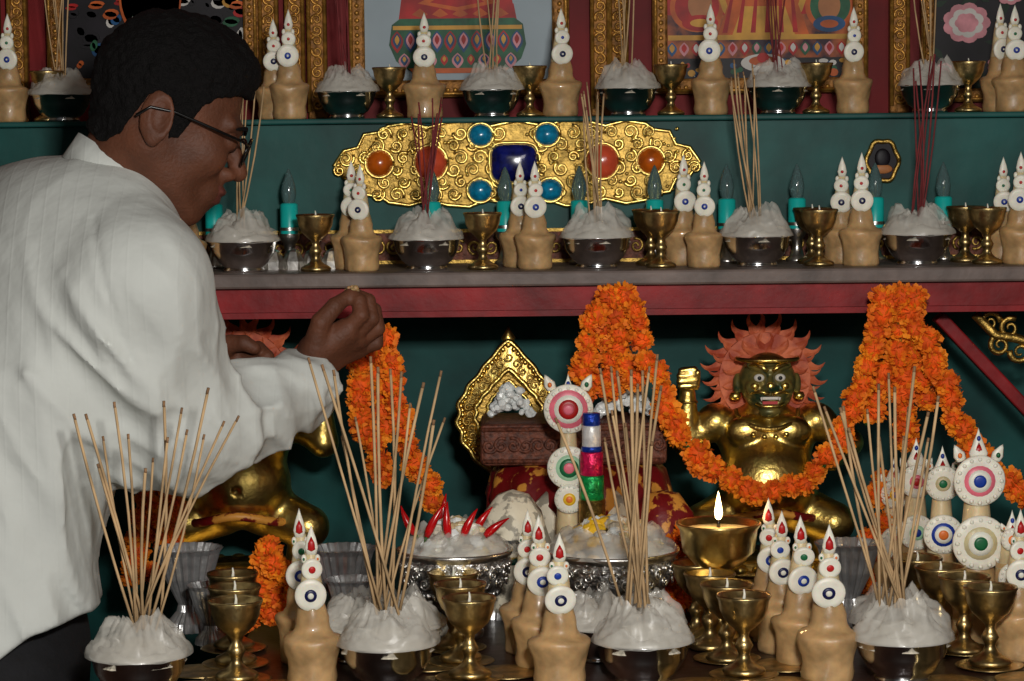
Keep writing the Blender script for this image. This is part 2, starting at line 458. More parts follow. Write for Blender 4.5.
def art_thangka(s):
    s([(660,-60),(860,-60),(860,14),(660,14)],'pic_red')
    s(circ(697,6,27,25),'pic_orange'); s(circ(697,6,22,20),'pic_red'); s(circ(829,6,25,25),'pic_orange'); s(circ(829,6,20,20),'pic_green')
    s(circ(762,-10,44,46),'pic_yellow'); s(circ(762,-10,38,40),'pic_orange'); s([(718,34),(732,-10),(792,-10),(808,34)],'pic_orange'); s([(732,34),(742,6),(784,6),(794,34)],'pic_yellow')
    for i in range(6): s([(722+i*14,32),(730+i*12,-2),(733+i*12,-2),(727+i*14,32)],'pic_red')
    s(circ(700,4,12,15),'pic_skin'); s(circ(700,22,18,8),'pic_red'); s(circ(700,22,10,4),'pic_yellow'); s(circ(828,6,11,14),'pic_skin'); s(circ(828,24,16,8),'pic_blue'); s(circ(828,24,9,4),'pic_orange')
    s([(668,34),(850,34),(850,39),(668,39)],'pic_yellow')
    for i in range(16): s(petal(672+i*12,48,5.5,14),['pic_blue','pic_pink','pic_red','pic_green'][i%4]); s(petal(672+i*12,47,3,9),['pic_yellow','pic_red','pic_white','pic_pink'][i%4])
    s([(668,57),(850,57),(850,90),(668,90)],'pic_dark')
    random.seed(8)
    for i in range(40): s(circ(rnd(672,848),rnd(60,76),rnd(2,5),rnd(2,4),9),random.choice(['pic_white','pic_orange','pic_green','pic_red','pic_yellow','pic_blue']))
    s(circ(762,62,22,9),'pic_white'); s(circ(762,60,14,5),'pic_orange'); s(circ(762,57,6,5),'pic_red')
def art_left(s):
    random.seed(3)
    for i in range(80):
        s(circ(rnd(70,240),rnd(-40,74),rnd(2,8),rnd(2,7),10),random.choice(['pic_blue','pic_white','pic_red','pic_green','pic_yellow','pic_dark','pic_dark','pic_orange']))
    s(circ(150,0,30,40),'pic_orange'); s(circ(150,-30,14,18),'pic_skin')
def art_flower(s):
    random.seed(5)
    for i in range(34):
        x,y,r=rnd(938,1080),rnd(-20,86),rnd(6,14); a=rnd(0,3)
        s([(x+r*cos(a),y+r*sin(a)),(x+r*.4*cos(a+1.5),y+r*.4*sin(a+1.5)),(x-r*cos(a),y-r*sin(a)),(x-r*.4*cos(a+1.5),y-r*.4*sin(a+1.5))],'pic_leaf')
    for c,r in(((966,22),25),((1000,64),14),((944,70),11),((1008,-8),16)):
        for ring,(rr,n,m) in enumerate(((.62,9,'pic_pink'),(.42,7,'pic_white'),(.24,6,'pic_pink'),(.1,4,'pic_pink'))):
            for q in range(n):
                a=2*pi*q/n+ring*.5; s(circ(c[0]+r*rr*cos(a),c[1]+r*rr*.85*sin(a),r*.34*(1-.15*ring),r*.28*(1-.15*ring),12),m)
frame('framed_picture',48,258,-120,92,art_left,15,'pic_dark')
frame('framed_picture',348,568,-130,96,art_buddha,17,'pic_grey')
frame('framed_picture',652,866,-130,92,art_thangka,15,'pic_multi')
frame('framed_picture',920,1120,-130,100,art_flower,13,'pic_dark')
frame('framed_picture',-180,0,-120,95,art_left,15,'pic_dark')
random.seed(21)
def pilaster(px,w=24):
    kk=3.57/F; c=P(px,60,.975); b=MB(); W=w*kk; h=.62
    b.box((0,.0,h/2),(W,.018,h),'gilt_frame',bev=.002)
    for sx in(-1,1): b.tube([(sx*W*.42,-.011,.01),(sx*W*.42,-.011,h-.01)],.003,'gilt_frame_hi',6)
    z=.02;i=0
    while z<h-.02:
        spiral(b,(0,z,i*.5),W*.3,1.4,1 if i%2 else -1,'gilt_frame_hi',.0022,-.009); z+=W*.55; i+=1
    b.obj('gilt_pilaster',(c.x,.969,STEP))
for px in(296,318,600,618,898,270,20): pilaster(px,19)

# ================================================================ small altar-ware meshes
def film(b,r,z0,z1,seed,over=1.03,n=96,m=16,inner=.38,amp=1.0):
    """crumpled cellophane collar rising from a rim"""
    vs=[];fs=[]
    def rdg(x): return 1-2*sqrt(x*x+.004)
    for i in range(m):
        t=i/(m-1)
        for j in range(n):
            a=2*pi*j/n
            q=noise.noise(Vector((cos(a)*1.7+seed,sin(a)*1.7,t*1.4)))
            q2=rdg(noise.noise(Vector((cos(a)*2.6+seed,sin(a)*2.6-seed,t*1.8))))
            q3=rdg(noise.noise(Vector((cos(a)*6+seed,sin(a)*6,t*3.5))))
            rr=r*(over-(over-inner)*t**1.4+amp*(.13*q+.08*(q2-.6)+.035*(q3-.6))*(.3+t))
            z=z0+(z1-z0)*(t**.75)+(z1-z0)*amp*(.42*q+.22*(q2-.6)+.07*(q3-.6))*(.10+t)
            vs.append((rr*cos(a),rr*sin(a),z))
    for i in range(m-1):
        for j in range(n): kq=(j+1)%n; fs.append([i*n+j,i*n+kq,(i+1)*n+kq,(i+1)*n+j])
    b.add(vs,fs,'plastic_wrap',True)
def bowl_mesh(r=.0475,h=.043,seed=0,plastic=True,mt='steel'):
    b=MB(); random.seed(seed)
    b.lathe([(0,0),(.6*r,0),(.6*r,.004),(.56*r,.006),(.74*r,.3*h),(.93*r,.65*h),(r,h*.97),(1.04*r,h),(1.04*r,h*1.03),(1.0*r,h*1.03),(.96*r,h*.96),(.86*r,.7*h),(.5*r,.35*h),(0,.3*h)],mt,40)
    pr=[(.95*r,.84*h),(.8*r,1.0*h),(.55*r,1.18*h),(.3*r,1.30*h),(0,1.36*h)]
    sd=seed*3.1
    b.lathe(pr,'rice',28,mod=lambda a,z:1+.06*sin(5*a+sd)+.04*sin(9*a+z*200))
    for i in range(160):
        a=rnd(0,2*pi); t=rnd(0,.9); rr=t*r*.9; z=h*(1.34-.46*t*t)
        b.ball((rr*cos(a),rr*sin(a),z+.001),(.0012,.0012,.003),'rice',5,3,M=Matrix.Rotation(rnd(0,3),4,'X')@Matrix.Rotation(rnd(0,3),4,'Y'))
    if plastic:
        film(b,r,h*1.0,h*1.9,seed*5.3+1,1.06,inner=.45); film(b,r,h*1.0,h*1.75,seed*7.7+40,.92,inner=.22)
        film(b,r,h*1.02,h*1.45,seed*3.3+90,1.12,inner=.75)
    return b.data('offering_bowl')
BOWLS=[bowl_mesh(seed=i) for i in range(5)]
def lamp_mesh(m='brass'):
    b=MB()
    b.lathe([(0,0),(.021,0),(.0225,.003),(.021,.006),(.013,.010),(.008,.014),(.0055,.02),(.0075,.025),(.0095,.029),(.0075,.033),(.0048,.038),(.006,.043),(.012,.048),(.020,.056),(.0245,.066),(.0262,.076),(.0282,.080),(.0275,.082),(.0252,.080),(.023,.072),(0,.070)],m,28)
    b.lathe([(.0235,.0735),(.015,.0755),(0,.076)],'butter_fill',20)
    b.tube([(0,0,.074),(.0008,0,.082),(0.0002,0,.087)],[.0022,.0014,.0008],'butter_white',6)
    return b.data('butter_lamp')
LAMP=lamp_mesh(); 
RX=Matrix.Rotation(pi/2,4,'X')
def disc(b,c,r,cols,tilt=0,t=.0035,seg=28,yaw=0,fr=None):
    M=Matrix.Translation(c)@Matrix.Rotation(yaw,4,'Z')@Matrix.Rotation(tilt,4,'X')@RX
    b.lathe([(0,-t),(r*.94,-t),(r,-t*.4),(r,.0),(r*.95,t*.4),(r*.7,t*.5),(0,t*.5)],cols[0],seg,M)
    fr=fr or {2:[.42],3:[.44,.24],4:[.62,.46,.26],5:[.8,.6,.42,.22]}[len(cols)]
    for i,q in enumerate(fr):
        q*=r
        b.lathe([(q,t*.35),(q*.96,t*(.65+.2*i)),(q*.6,t*(.8+.2*i)),(0,t*(.85+.2*i))],cols[i+1],18,M)
def petaltip(b,c,r,big,h=.022):
    M=Matrix.Translation(c)
    b.lathe([(0,0),(r*.75,.001),(r,.25*h),(r*.7,.55*h),(r*.25,.82*h),(0,h)],'butter_white',14,M@Matrix.Diagonal((1,.5,1,1)))
    if big: b.lathe([(0,0),(r*.6,.08*h),(r*.5,.28*h),(0,.5*h)],'dye_red',8,Matrix.Translation((c[0],c[1]-r*.38,c[2]+h*.12))@Matrix.Diagonal((1,.35,1,1)))
    else: b.ball((c[0],c[1]-r*.45,c[2]+h*.25),(r*.34,r*.2,r*.34),'dye_red',8,6)
def torma_mesh(seed=0,h=.158,rd=.0162,big=True):
    b=MB(); random.seed(seed*7+big)
    bx=[rnd(-.001,.001) for _ in range(4)]; ph=rnd(0,6)
    prof=[(.0235,0),(.0248,.003),(.0252,.009),(.0244,.018),(.0252,.026),(.0268,.033),(.0292,.040),(.0302,.044),(.0300,.0475),(.0275,.0500),(.021,.052),(.0178,.057),(.0170,.062),(.0172,.067),(.0155,.073),(.013,.082)]
    vs=[];fs=[];n=36
    for r,z in prof:
        for j in range(n):
            a=2*pi*j/n
            q=noise.noise(Vector((cos(a)*1.6+seed*9,sin(a)*1.6,z*70)))*.075+noise.noise(Vector((cos(a)*4+seed*5,sin(a)*4,z*160)))*.03
            rr=r*(1+q); vs.append((rr*cos(a),rr*sin(a),z+(.0012*sin(2*a+ph) if z>.03 else 0)))
    for i in range(len(prof)-1):
        for j in range(n): k_=(j+1)%n; fs.append([i*n+j,i*n+k_,(i+1)*n+k_,(i+1)*n+j])
    fs.append(list(range(n))[::-1])
    b.add(vs,fs,'dough')
    z1=h-.022
    b.lathe([(.0135,.080),(.0120,.092),(.0092,.5*(.092+z1)),(.0062,z1-.006),(.0035,z1)],'butter_cream',18,mod=lambda a,z:1+.05*sin(3*a+z*120+ph))
    s1=.078+rd*.8
    disc(b,(bx[0],-.0145,s1),rd*rnd(.94,1.05),['butter_white','dye_blue' if seed%2 else 'dye_navy','butter_white'],tilt=.12,yaw=rnd(-.2,.2),fr=[.40,.2] if big else [.3,.1])
    s2=s1+rd+.008
    disc(b,(bx[1]*1.5,-.0095,s2),rd*.66,['butter_white',['dye_red','dye_green','dye_blue','dye_red'][seed%4]],tilt=.12,t=.003,seg=20,fr=[.34 if big else .22],yaw=rnd(-.2,.2))
    petaltip(b,(bx[2]*1.5,-.004,h-.030),.0068,big,h=.031)
    for sx in(-1,1):
        b.ball((sx*.0068,-.007,s2+.010),(.0030,.002,.0045),'butter_white',8,6)
        if big: b.ball((sx*.0070,-.0090,s2+.010),(.0012,.001,.0016),'dye_green' if sx<0 else 'dye_orange',6,4)
    return b.data('butter_torma')
TORMA=[torma_mesh(i) for i in range(5)]
TORMS=[torma_mesh(i,big=False) for i in range(5)]
def tormas(px,y,z,s=1,i=None,rot=None):
    n=random.randrange(5) if i is None else i
    o=place('butter_torma',(TORMA if z<1 else TORMS)[n],S(px,y,z),rnd(-.25,.25) if rot is None else rot,(s*rnd(.95,1.06),s,s*rnd(.96,1.04)))
    return o
def incense(name,base,tips,m,r=.00125,spread=.012,ball=False):
    b=MB()
    for t in tips:
        p=base+Vector((rnd(-spread,spread),rnd(-spread,spread)*.6,rnd(-.004,.004)))
        bow=Vector((rnd(-.004,.004),rnd(-.003,.003),0)); rr=r*rnd(.85,1.12); dv=t-p
        pts=[p-base+dv*u+bow*(4*u*(1-u)) for u in(0,.25,.5,.75,.975)]
        b.tube(pts,rr,m,5)
        b.tube([p-base+dv*.973,t-base],rr*1.0,'incense_tip' if m=='incense' else m,5)
    return b.obj(name,base)

# ================================================================ TOP STEP ROW  (z=STEP)
yr=.775
for i,px in enumerate((62,347,492,628,778,930)):
    c=S(px,yr,STEP); place('offering_bowl',BOWLS[i%5],c,rnd(0,6),.80)
    base=c+Vector((0,0,.045)); n=6
    tips=[base+Vector((rnd(-.022,.022)-(.006 if i%2 else 0),rnd(-.02,.02),rnd(.17,.21))) for _ in range(n)]
    incense('incense_sticks',base,tips,'incense' if i not in(1,2,4) else 'incense_red' if i!=2 else 'incense',.0010,.008)
for px in(390,530,671,816,968,48): place('butter_lamp',LAMP,S(px,yr+.0,STEP),0,.80)
for px,s in((10,.86),(275,.84),(290,.86),(425,.88),(561,.90),(711,.92),(853,.88),(999,.86),(1013,.9),(135,.86)):
    tormas(px,yr+(.02 if px in(275,999) else -.01 if px in (290,1013) else 0),STEP,s)

# ================================================================ MIDDLE SHELF ROW (z=SHELF)
yr=.55
for i,px in enumerate((244,427,597,757,917)):
    c=S(px,yr,SHELF); place('offering_bowl',BOWLS[(i+1)%5],c,rnd(0,6),.86)
    base=c+Vector((0,0,.05)); n=8
    hgt=(.185,.15,.16,.19,.19)[i]; off=(.01,0,-.008,-.012,.01)[i]
    tips=[base+Vector((rnd(-.022,.022)+off,rnd(-.02,.02),hgt+rnd(-.02,.015))) for _ in range(n)]
    incense('incense_sticks',base,tips,'incense_red' if i in(1,4) else 'incense',.0011,.008)
for px,dy in((316,0),(483,0),(651,.05),(661,0),(812,.05),(819,0),(965,.05),(987,0)): place('butter_lamp',LAMP,S(px,yr+dy,SHELF),0,.84)
for px,dy,s in((172,.03,.84),(352,.035,.84),(362,-.005,.82),(520,.045,.84),(535,0,.82),(683,.05,.84),(704,0,.80),(842,.05,.86),(861,0,.84),(1002,.04,.82),(1020,0,.88),(188,0,.78)):
    tormas(px,yr+dy,SHELF,s)
b=MB()
b.lathe([(0,0),(.014,0),(.0145,.004),(.009,.008),(.006,.02),(.008,.03),(.0125,.036),(.0125,.042)],'silver',18)
b.lathe([(.011,.042),(.011,.078),(.0085,.080),(0,.080)],'turquoise_plastic',18)
b.lathe([(.0118,.046),(.0118,.050)],'silver',18)
b.lathe([(.006,.079),(.0085,.086),(.0095,.094),(.008,.104),(.0045,.114),(.0015,.121),(0,.123)],'bulb_glass',16)
b.tube([(0,0,.08),(0.001,0,.1)],.001,'brass',5)
CAN=b.data('electric_candle')
for px in(215,290,433,506,580,655,727,797,875,943): place('electric_candle',CAN,S(px,.635,SHELF),0,1)
b=MB()
for i in range(7):
    b.lathe([(0,0),(.012,0),(.013,.01),(.008,.022),(0,.026)],'silver',6,M=Matrix.Translation((i*.024-.07,0,0)),smooth=False)
b.obj('cut_metal_ornament',S(292,.59,SHELF))

# ================================================================ MARIGOLDS
def marigold_cluster(b,c,r):
    c=Vector(c); b.ball(c,r*.70,'marigold_core',8,6)
    n=84; R=Matrix.Rotation(rnd(0,6),3,'Z')@Matrix.Rotation(rnd(0,6),3,'X')
    vs=[];fs=[]
    for i in range(n):
        z=1-2*(i+.5)/n; a=i*2.39996; q=sqrt(1-z*z); d=R@Vector((q*cos(a),q*sin(a),z))
        t=d.orthogonal().normalized(); t=Matrix.Rotation(rnd(0,6),3,d)@t; u=d.cross(t)
        w=r*rnd(.17,.25); L=r*rnd(.88,1.1); tl=u*w*rnd(-.7,.7)
        o=len(vs)
        vs+= [c+d*r*.6-t*w*.4, c+d*r*.6+t*w*.4, c+d*L*.9+t*w+tl, c+d*L*1.04+tl*1.5, c+d*L*.9-t*w+tl]
        fs.append([o,o+1,o+2,o+3,o+4])
    b.add(vs,fs,'marigold',False)
def catmull(pts,n=14):
    pts=[pts[0]]+pts+[pts[-1]]; out=[]
    for i in range(1,len(pts)-2):
        a,b_,c,d=pts[i-1:i+3]
        for j in range(n):
            t=j/n; out.append(.5*((2*b_)+(c-a)*t+(2*a-5*b_+4*c-d)*t*t+(3*b_-a-3*c+d)*t**3))
    out.append(pts[-2]); return out
def garland(name,strands,r=.0165,step=.0175):
    b=MB()
    for st in strands:
        path=catmull([P(x,y,d) for x,y,d in st]); acc=0; last=path[0]; marigold_cluster(b,last,r)
        for p in path[1:]:
            acc+=(p-last).length; last=p
            if acc>step:
                acc=0; marigold_cluster(b,p+Vector((rnd(-.005,.005),rnd(-.004,.004),rnd(-.005,.005))),r*rnd(.85,1.15))
        b.tube(path,.002,'stalk',5)
    return b.obj(name)
Y=.432
garland('marigold_garland',[[(376,336,Y),(362,372,Y),(366,425,Y),(388,478,Y+.02)],[(386,338,Y),(394,400,Y),(412,450,Y+.03),(436,500,Y+.06)],[(380,345,Y+.02),(380,400,Y+.02),(392,440,Y+.03)]])
garland('marigold_garland',[
 [(608,297,Y),(590,330,Y),(584,368,Y+.02),(590,398,Y+.06)],
 [(624,295,Y),(644,340,Y),(660,390,Y),(688,446,Y),(735,486,Y+.02),(790,488,Y+.02),(828,462,Y),(850,415,Y),(868,365,Y),(886,296,Y)],
 [(614,300,Y),(618,340,Y+.02),(632,380,Y+.03)],[(604,310,Y+.02),(606,350,Y+.03),(614,388,Y+.05)]])
garland('marigold_garland',[
 [(902,296,Y),(928,345,Y),(948,395,Y),(968,440,Y),(1000,478,Y),(1045,505,Y)],
 [(892,300,Y),(902,350,Y+.02),(902,400,Y+.03),(914,446,Y+.04)],
 [(915,298,Y),(900,345,Y+.03),(880,380,Y+.04),(866,425,Y+.05)],
 [(908,305,Y+.02),(916,355,Y+.03),(926,400,Y+.04)]])
def heap(name,px,y,w,n,h=.05,r=.0155):
    b=MB()
    for i in range(n):
        t=rnd(-1,1); z=r*1.2+rnd(0,1)*(1-t*t)*h
        marigold_cluster(b,(t*w,rnd(-.02,.02),z),r*rnd(.9,1.1))
    b.obj(name,S(px,y,TABLE))
heap('marigold_heap',272,.24,.034,34,.085); heap('marigold_heap',690,.36,.026,24,.11)
heap('marigold_heap',882,.40,.02,16,.13); heap('marigold_heap',158,.55,.03,30,.17)

# ================================================================ GUARDIAN STATUES
def statue_body(p):
    d=ell(p,(0,-.022,.112),(.066,.058,.060))
    d=smin(d,ell(p,(0,0,.17),(.068,.044,.046)),.02)
    for sx in(-1,1):
        d=smin(d,ell(p,(sx*.029,-.036,.180),(.029,.016,.021)),.005)
        d=smin(d,ell(p,(sx*.068,0,.190),(.026,.026,.024)),.008)
        d=smin(d,rc(p,(sx*.03,-.005,.075),(sx*.088,-.035,.055),.036,.028),.012)
        d=smin(d,rc(p,(sx*.088,-.035,.055),(sx*.07,-.005,.012),.024,.014),.008)
        d=smin(d,ell(p,(sx*.072,-.02,.008),(.014,.03,.009)),.006)
    d=smin(d,rc(p,(-.07,0,.188),(-.108,-.008,.163),.022,.018),.008)
    d=smin(d,rc(p,(-.108,-.008,.163),(-.107,-.014,.230),.020,.011),.006)
    d=smin(d,ell(p,(-.107,-.018,.250),(.013,.012,.016)),.004)
    for i,(w,q) in enumerate(((.010,0),(.0115,.001),(.0115,.001),(.009,0))):
        z=.240+i*.0074; d=smin(d,rc(p,(-.107-w,-.028-q,z),(-.107+w,-.029-q,z+.002),.0046,.0042),.0015)
    d=smin(d,rc(p,(-.096,-.026,.240),(-.094,-.032,.260),.005,.004),.001)
    d=smin(d,rc(p,(.07,0,.188),(.112,-.006,.160),.022,.018),.008)
    d=smin(d,rc(p,(.112,-.006,.160),(.088,-.050,.142),.019,.012),.006)
    d=smin(d,ell(p,(.082,-.058,.142),(.013,.013,.013)),.004)
    for i in range(4):
        z=.134+i*.0055; d=smin(d,rc(p,(.086,-.070,z),(.070,-.068,z+.001),.004,.004),.0015)
    d=smin(d,rc(p,(0,0,.19),(0,-.012,.225),.028,.026),.01)
    d=smax(d,-ell(p,(0,-.082,.108),(.0055,.007,.0055)),.004)
    return d
SB=surf(statue_body,(-.138,-.10,-.006),(.14,.06,.290),.0026,'statue_body','gold',obj=False)
def statue_head(p):
    d=ell(p,(0,-.022,.248),(.038,.036,.037))
    d=smin(d,ell(p,(0,-.034,.228),(.030,.027,.021)),.01)
    for sx in(-1,1):
        d=smin(d,ell(p,(sx*.019,-.050,.240),(.013,.011,.011)),.005)
        d=smin(d,rc(p,(sx*.004,-.058,.264),(sx*.026,-.046,.270),.006,.004),.003)
        d=smin(d,ell(p,(sx*.040,-.018,.242),(.006,.008,.015)),.003)
        d=smax(d,-ell(p,(sx*.014,-.063,.254),(.0085,.008,.006)),.003)
        d=smin(d,ell(p,(sx*.007,-.065,.240),(.0055,.006,.0052)),.002)
    d=smin(d,rc(p,(0,-.058,.256),(0,-.067,.243),.005,.0078),.004)
    d=smin(d,ell(p,(0,-.056,.209),(.015,.012,.008)),.005)
    d=smax(d,-ell(p,(0,-.064,.2235),(.019,.012,.0062)),.003)
    return d
def smat(c): return np.where(c[:,2]>.276,1,0)
SH=surf(statue_head,(-.052,-.088,.195),(.052,.03,.297),.0018,'statue_head','statue_face',matfn=smat,mats=['statue_face','gold_dark'],obj=False)
def statue(px,mirror,s=.94,y=.66):
    g=empty('guardian_statue',S(px,y,TABLE))
    b0=MB(); b0.lathe([(0,0),(.115,0),(.118,.004),(.110,.007),(.104,.010),(.11,.013),(0,.013)],'gold_dark',32,M=Matrix.Diagonal((1,.6,1,1)))
    for i in range(26):
        a=2*pi*i/26; b0.ball((.108*cos(a),.065*sin(a),.009),(.011,.009,.007),'gold',8,6)
    b0.obj('lotus_base',parent=g)
    Z=.012
    place('body',SB,(0,0,Z),0,s,g); place('head',SH,(0,0,Z),0,s,g)
    b=MB()
    for sx in(-1,1):
        b.ball((sx*.014,-.056,.254),(.0074,.0052,.0054),'eye_white',12,8); b.ball((sx*.014,-.0608,.254),(.0028,.0018,.0028),'black',8,6)
        b.tube([(sx*.003,-.064,.263),(sx*.010,-.063,.269),(sx*.020,-.055,.272),(sx*.031,-.043,.268)],[.0028,.0036,.0032,.001],'gold',6)
        b.tube([(sx*.002,-.070,.233),(sx*.014,-.067,.237),(sx*.024,-.056,.234),(sx*.032,-.047,.240)],[.0022,.0028,.0022,.0008],'gold',6)
        b.lathe([(0.0001,0),(.0022,.0),(0,-.007)],'eye_white',6,M=Matrix.Translation((sx*.012,-.068,.229)))
        b.lathe([(0,0),(.006,.002),(.008,.006),(.006,.011),(0,.012)],'gold',10,M=Matrix.Translation((sx*.043,-.02,.220)))
        b.ball((sx*.020,-.060,.243),(.006,.003,.005),'gold',8,6)
    b.tube([(-.018,-.060,.220),(-.009,-.067,.2165),(.009,-.067,.2165),(.018,-.060,.220)],.0024,'gold',6)
    b.ball((0,-.071,.244),(.0065,.004,.006),'gold',8,6)
    b.box((0,-.064,.2275),(.024,.003,.0035),'eye_white'); b.box((0,-.060,.221),(.020,.004,.004),'dye_red')
    b.tube([(.041*sin(radians(q)),-.022-.038*cos(radians(q)),.277) for q in range(-100,101,10)],.0032,'gold',6)
    b.tube([(.042*sin(radians(q)),-.012-.040*cos(radians(q))*1.0-.006,.207-.022*cos(radians(q))) for q in range(-90,91,9)],.0032,'gold_dark',6)
    for q in range(-70,71,20):
        b.ball((.044*sin(radians(q)),-.012-.042*cos(radians(q))-.008,.199-.024*cos(radians(q))),.004,'gold',8,6)
    b.tube([(.068*cos(radians(q)),-.018+.061*sin(radians(q)),.070+.006*sin(radians(q*3))) for q in range(180,361,9)],.006,'brocade_red',8)
    for c,r in(((-.107,-.012,.218),.0125),((-.088,-.004,.177),.0205),((.094,-.003,.172),.0205),((.094,-.042,.145),.0135)):
        b.tube([Vector(c)+Vector((r*cos(radians(q)),r*sin(radians(q)),0)) for q in range(0,361,30)],.0022,'gold_dark',6)
    b.obj('ornaments',(0,0,Z),0,s,g)
    # carved flaming hair: solid backing with S-curved tongues
    f=MB(); cz=.247
    f.prism([(x,z+cz) for x,z in circ(0,0,.062,.062,40)],-.002,.012,'flame_paint')
    for lay,(n,r0,L0,W_,yy) in enumerate(((17,.052,.036,.0120,.008),(15,.044,.032,.0105,.000),(12,.034,.026,.0090,-.008))):
        for i in range(n):
            a=radians(-40+260*(i+(.5 if lay==1 else 0))/(n-1+(lay==1))); up=.55+.45*max(0,sin(a)); L=L0*(.85+.25*up)*rnd(.92,1.08)
            d=Vector((cos(a),0,sin(a))); sg=1 if cos(a)>0 else -1; t=Vector((-sin(a),0,cos(a)))*sg
            vs=[];N_=12; c0=Vector((0,yy,cz))
            cl=[c0+d*(r0-.014+(L+.014)*u)+t*(.0075*sin(u*5.4)+.013*u*u) for u in [q/N_ for q in range(N_+1)]]
            wd=[W_*(1-u)**.7*(.75+.5*sin(pi*min(1,u*1.6))) for u in [q/N_ for q in range(N_+1)]]
            for q in range(N_+1):
                tg=(cl[min(q+1,N_)]-cl[max(q-1,0)]).normalized(); nn=Vector((-tg.z,0,tg.x))
                vs+=[cl[q]-nn*wd[q],cl[q]+Vector((0,-.0045*(1-q/N_)-.0006,0)),cl[q]+nn*wd[q]]
            fs=[]
            for q in range(N_):
                for h_ in(0,1): fs.append([q*3+h_,q*3+h_+1,(q+1)*3+h_+1,(q+1)*3+h_])
            f.add(vs,fs,'flame_paint',False)
    f.obj('flame_halo',(0,.012,Z),0,s,g)
    if mirror: g.scale=(-1,1,1)
    return g
g1=statue(766,False,.93); g2=statue(244,True,.96)

# ================================================================ CENTRE GROUP
g=empty('draped_pedestal',S(580,.53,TABLE))
b=MB()
def fold(a,z): return 1+.05*sin(9*a+z*18)*(1-z/.16)+.03*sin(17*a)
b.lathe([(0,0),(.115,0),(.112,.05),(.100,.10),(.092,.135),(.085,.155),(0,.157)],'brocade_white',72,mod=fold)
b.lathe([(.108,.105),(.112,.118),(.104,.146),(.09,.159),(0,.160)],'brocade_red',72,mod=lambda a,z:1+.03*sin(13*a))
for i in range(16):
    a=2*pi*i/16; c=Vector((.107*cos(a),.107*sin(a),.10)); mm=['brocade_red','brocade_white','brocade_green','brocade_white'][i%4]
    b.lathe([(0,-.05),(.012,-.03),(.018,-.005),(.016,.02),(0,.035)],mm,8,M=Matrix.Translation(c)@Matrix.Rotation(a,4,'Z')@Matrix.Diagonal((.35,1,1,1)))
    b.ball(c+Vector((.004*cos(a),.004*sin(a),-.052)),.005,'gold',8,6)
b.obj('brocade_drape',(0,0,0),parent=g)
c=P(573,442,.50)
b=MB(); b.box((0,0,0),(.222,.13,.05),'box_wood',bev=.006)
for i in range(15):
    spiral(b,(-.1+i*.0143,0.0,i),.0095,1.3,1 if i%2 else -1,'box_wood',.0022,-.066)
b.tube([(-.108,-.066,.019),(.108,-.066,.019)],.003,'box_wood',6); b.tube([(-.108,-.066,-.019),(.108,-.066,-.019)],.003,'box_wood',6)
zb=TABLE+.160+.025
b.obj('carved_wooden_block',(c.x,.53,zb))
ZT=zb+.025
b=MB()
def leaf(w,h,n=60):
    pts=[]
    for i in range(n+1):
        t=i/n
        x=w*(sin(pi*t**.85))**.75 if 0<t<1 else 0
        x*= (1-.35*max(0,t-.6)/.4) ; x*=(1+.035*cos(t*46))
        pts.append((x,h*t))
    return pts+[(-x,z) for x,z in pts[::-1][1:-1]]
L1=leaf(.064,.175); L2=[(x*.66,.034+z*.60) for x,z in L1]; L3=[(x*.42,.055+z*.40) for x,z in L1]
n=len(L1)
vs=[(x,-.004,z) for x,z in L1]+[(x,-.010,z) for x,z in L2]+[(x,.004,z) for x,z in L1]+[(x,.004,z) for x,z in L2]; fs=[]
for i in range(n):
    q=(i+1)%n; fs+= [[i,q,n+q,n+i],[2*n+i,3*n+i,3*n+q,2*n+q],[i,2*n+i,2*n+q,q],[n+i,n+q,3*n+q,3*n+i]]
b.add(vs,fs,'gold',False)
b.prism([(x*.99,z) for x,z in L2][::-1],-.001,.003,'gold_dark')
for Lx,r in((L1,.0034),(L2,.0036),(L3,.0026)):
    b.tube([(x,-.009,z) for x,z in Lx+Lx[:1]],r,'gold',6)
b.prism([(x*.97,z) for x,z in L3][::-1],-.003,.003,'teal_panel')
for i in range(0,n,2):
    x,z=L1[i]; x2,z2=L2[i]; b.ball((x*.84+x2*.16,-.008,z*.84+z2*.16),(.0036,.003,.0036),'gold',8,6)
    if i%4==0: spiral(b,((x*.42+x2*.58),(z*.42+z2*.58),i),.0062,1.2,1,'gold_dark',.0018,-.008)
b.lathe([(0,0),(.007,.003),(.009,.010),(.004,.018),(0,.026)],'gold',12,M=Matrix.Translation((0,0,.168)))
zm=P(509,478,.66).z
b.lathe([(0,TABLE-zm),(.03,TABLE-zm),(.03,TABLE-zm+.006),(.008,TABLE-zm+.014),(.006,.01),(0,.012)],'gold_dark',16)
cm=P(509,400,.66)
b.obj('gilt_mandorla',(cm.x,.66,zm))
def rocks(name,px,y,z,w,n,h,m='crystal',r=.008):
    b=MB()
    for i in range(n):
        t=rnd(-1,1); u=rnd(-1,1)*.6; q=rnd(.6,1.2)*r
        hh=max(0,(1-t*t)*(1-u*u))*h
        b.ball((t*w,u*w*.7,q*.9+rnd(.2,1)*hh),(q,q*.8,q*.7),m,6,4,M=Matrix.Rotation(rnd(0,3),4,'X')@Matrix.Rotation(rnd(0,3),4,'Y'),smooth=False)
    return b.obj(name,S(px,y,z))
rocks('crystal_sugar_pile',510,.52,ZT,.026,70,.040,r=.007); rocks('crystal_sugar_pile',625,.52,ZT,.034,90,.044,r=.007)
b=MB()
b.lathe([(0,0),(.03,.0),(.04,.03),(.042,.07),(.035,.11),(.02,.13),(0,.135)],'brocade_red',24,mod=lambda a,z:1+.08*sin(5*a+z*40))
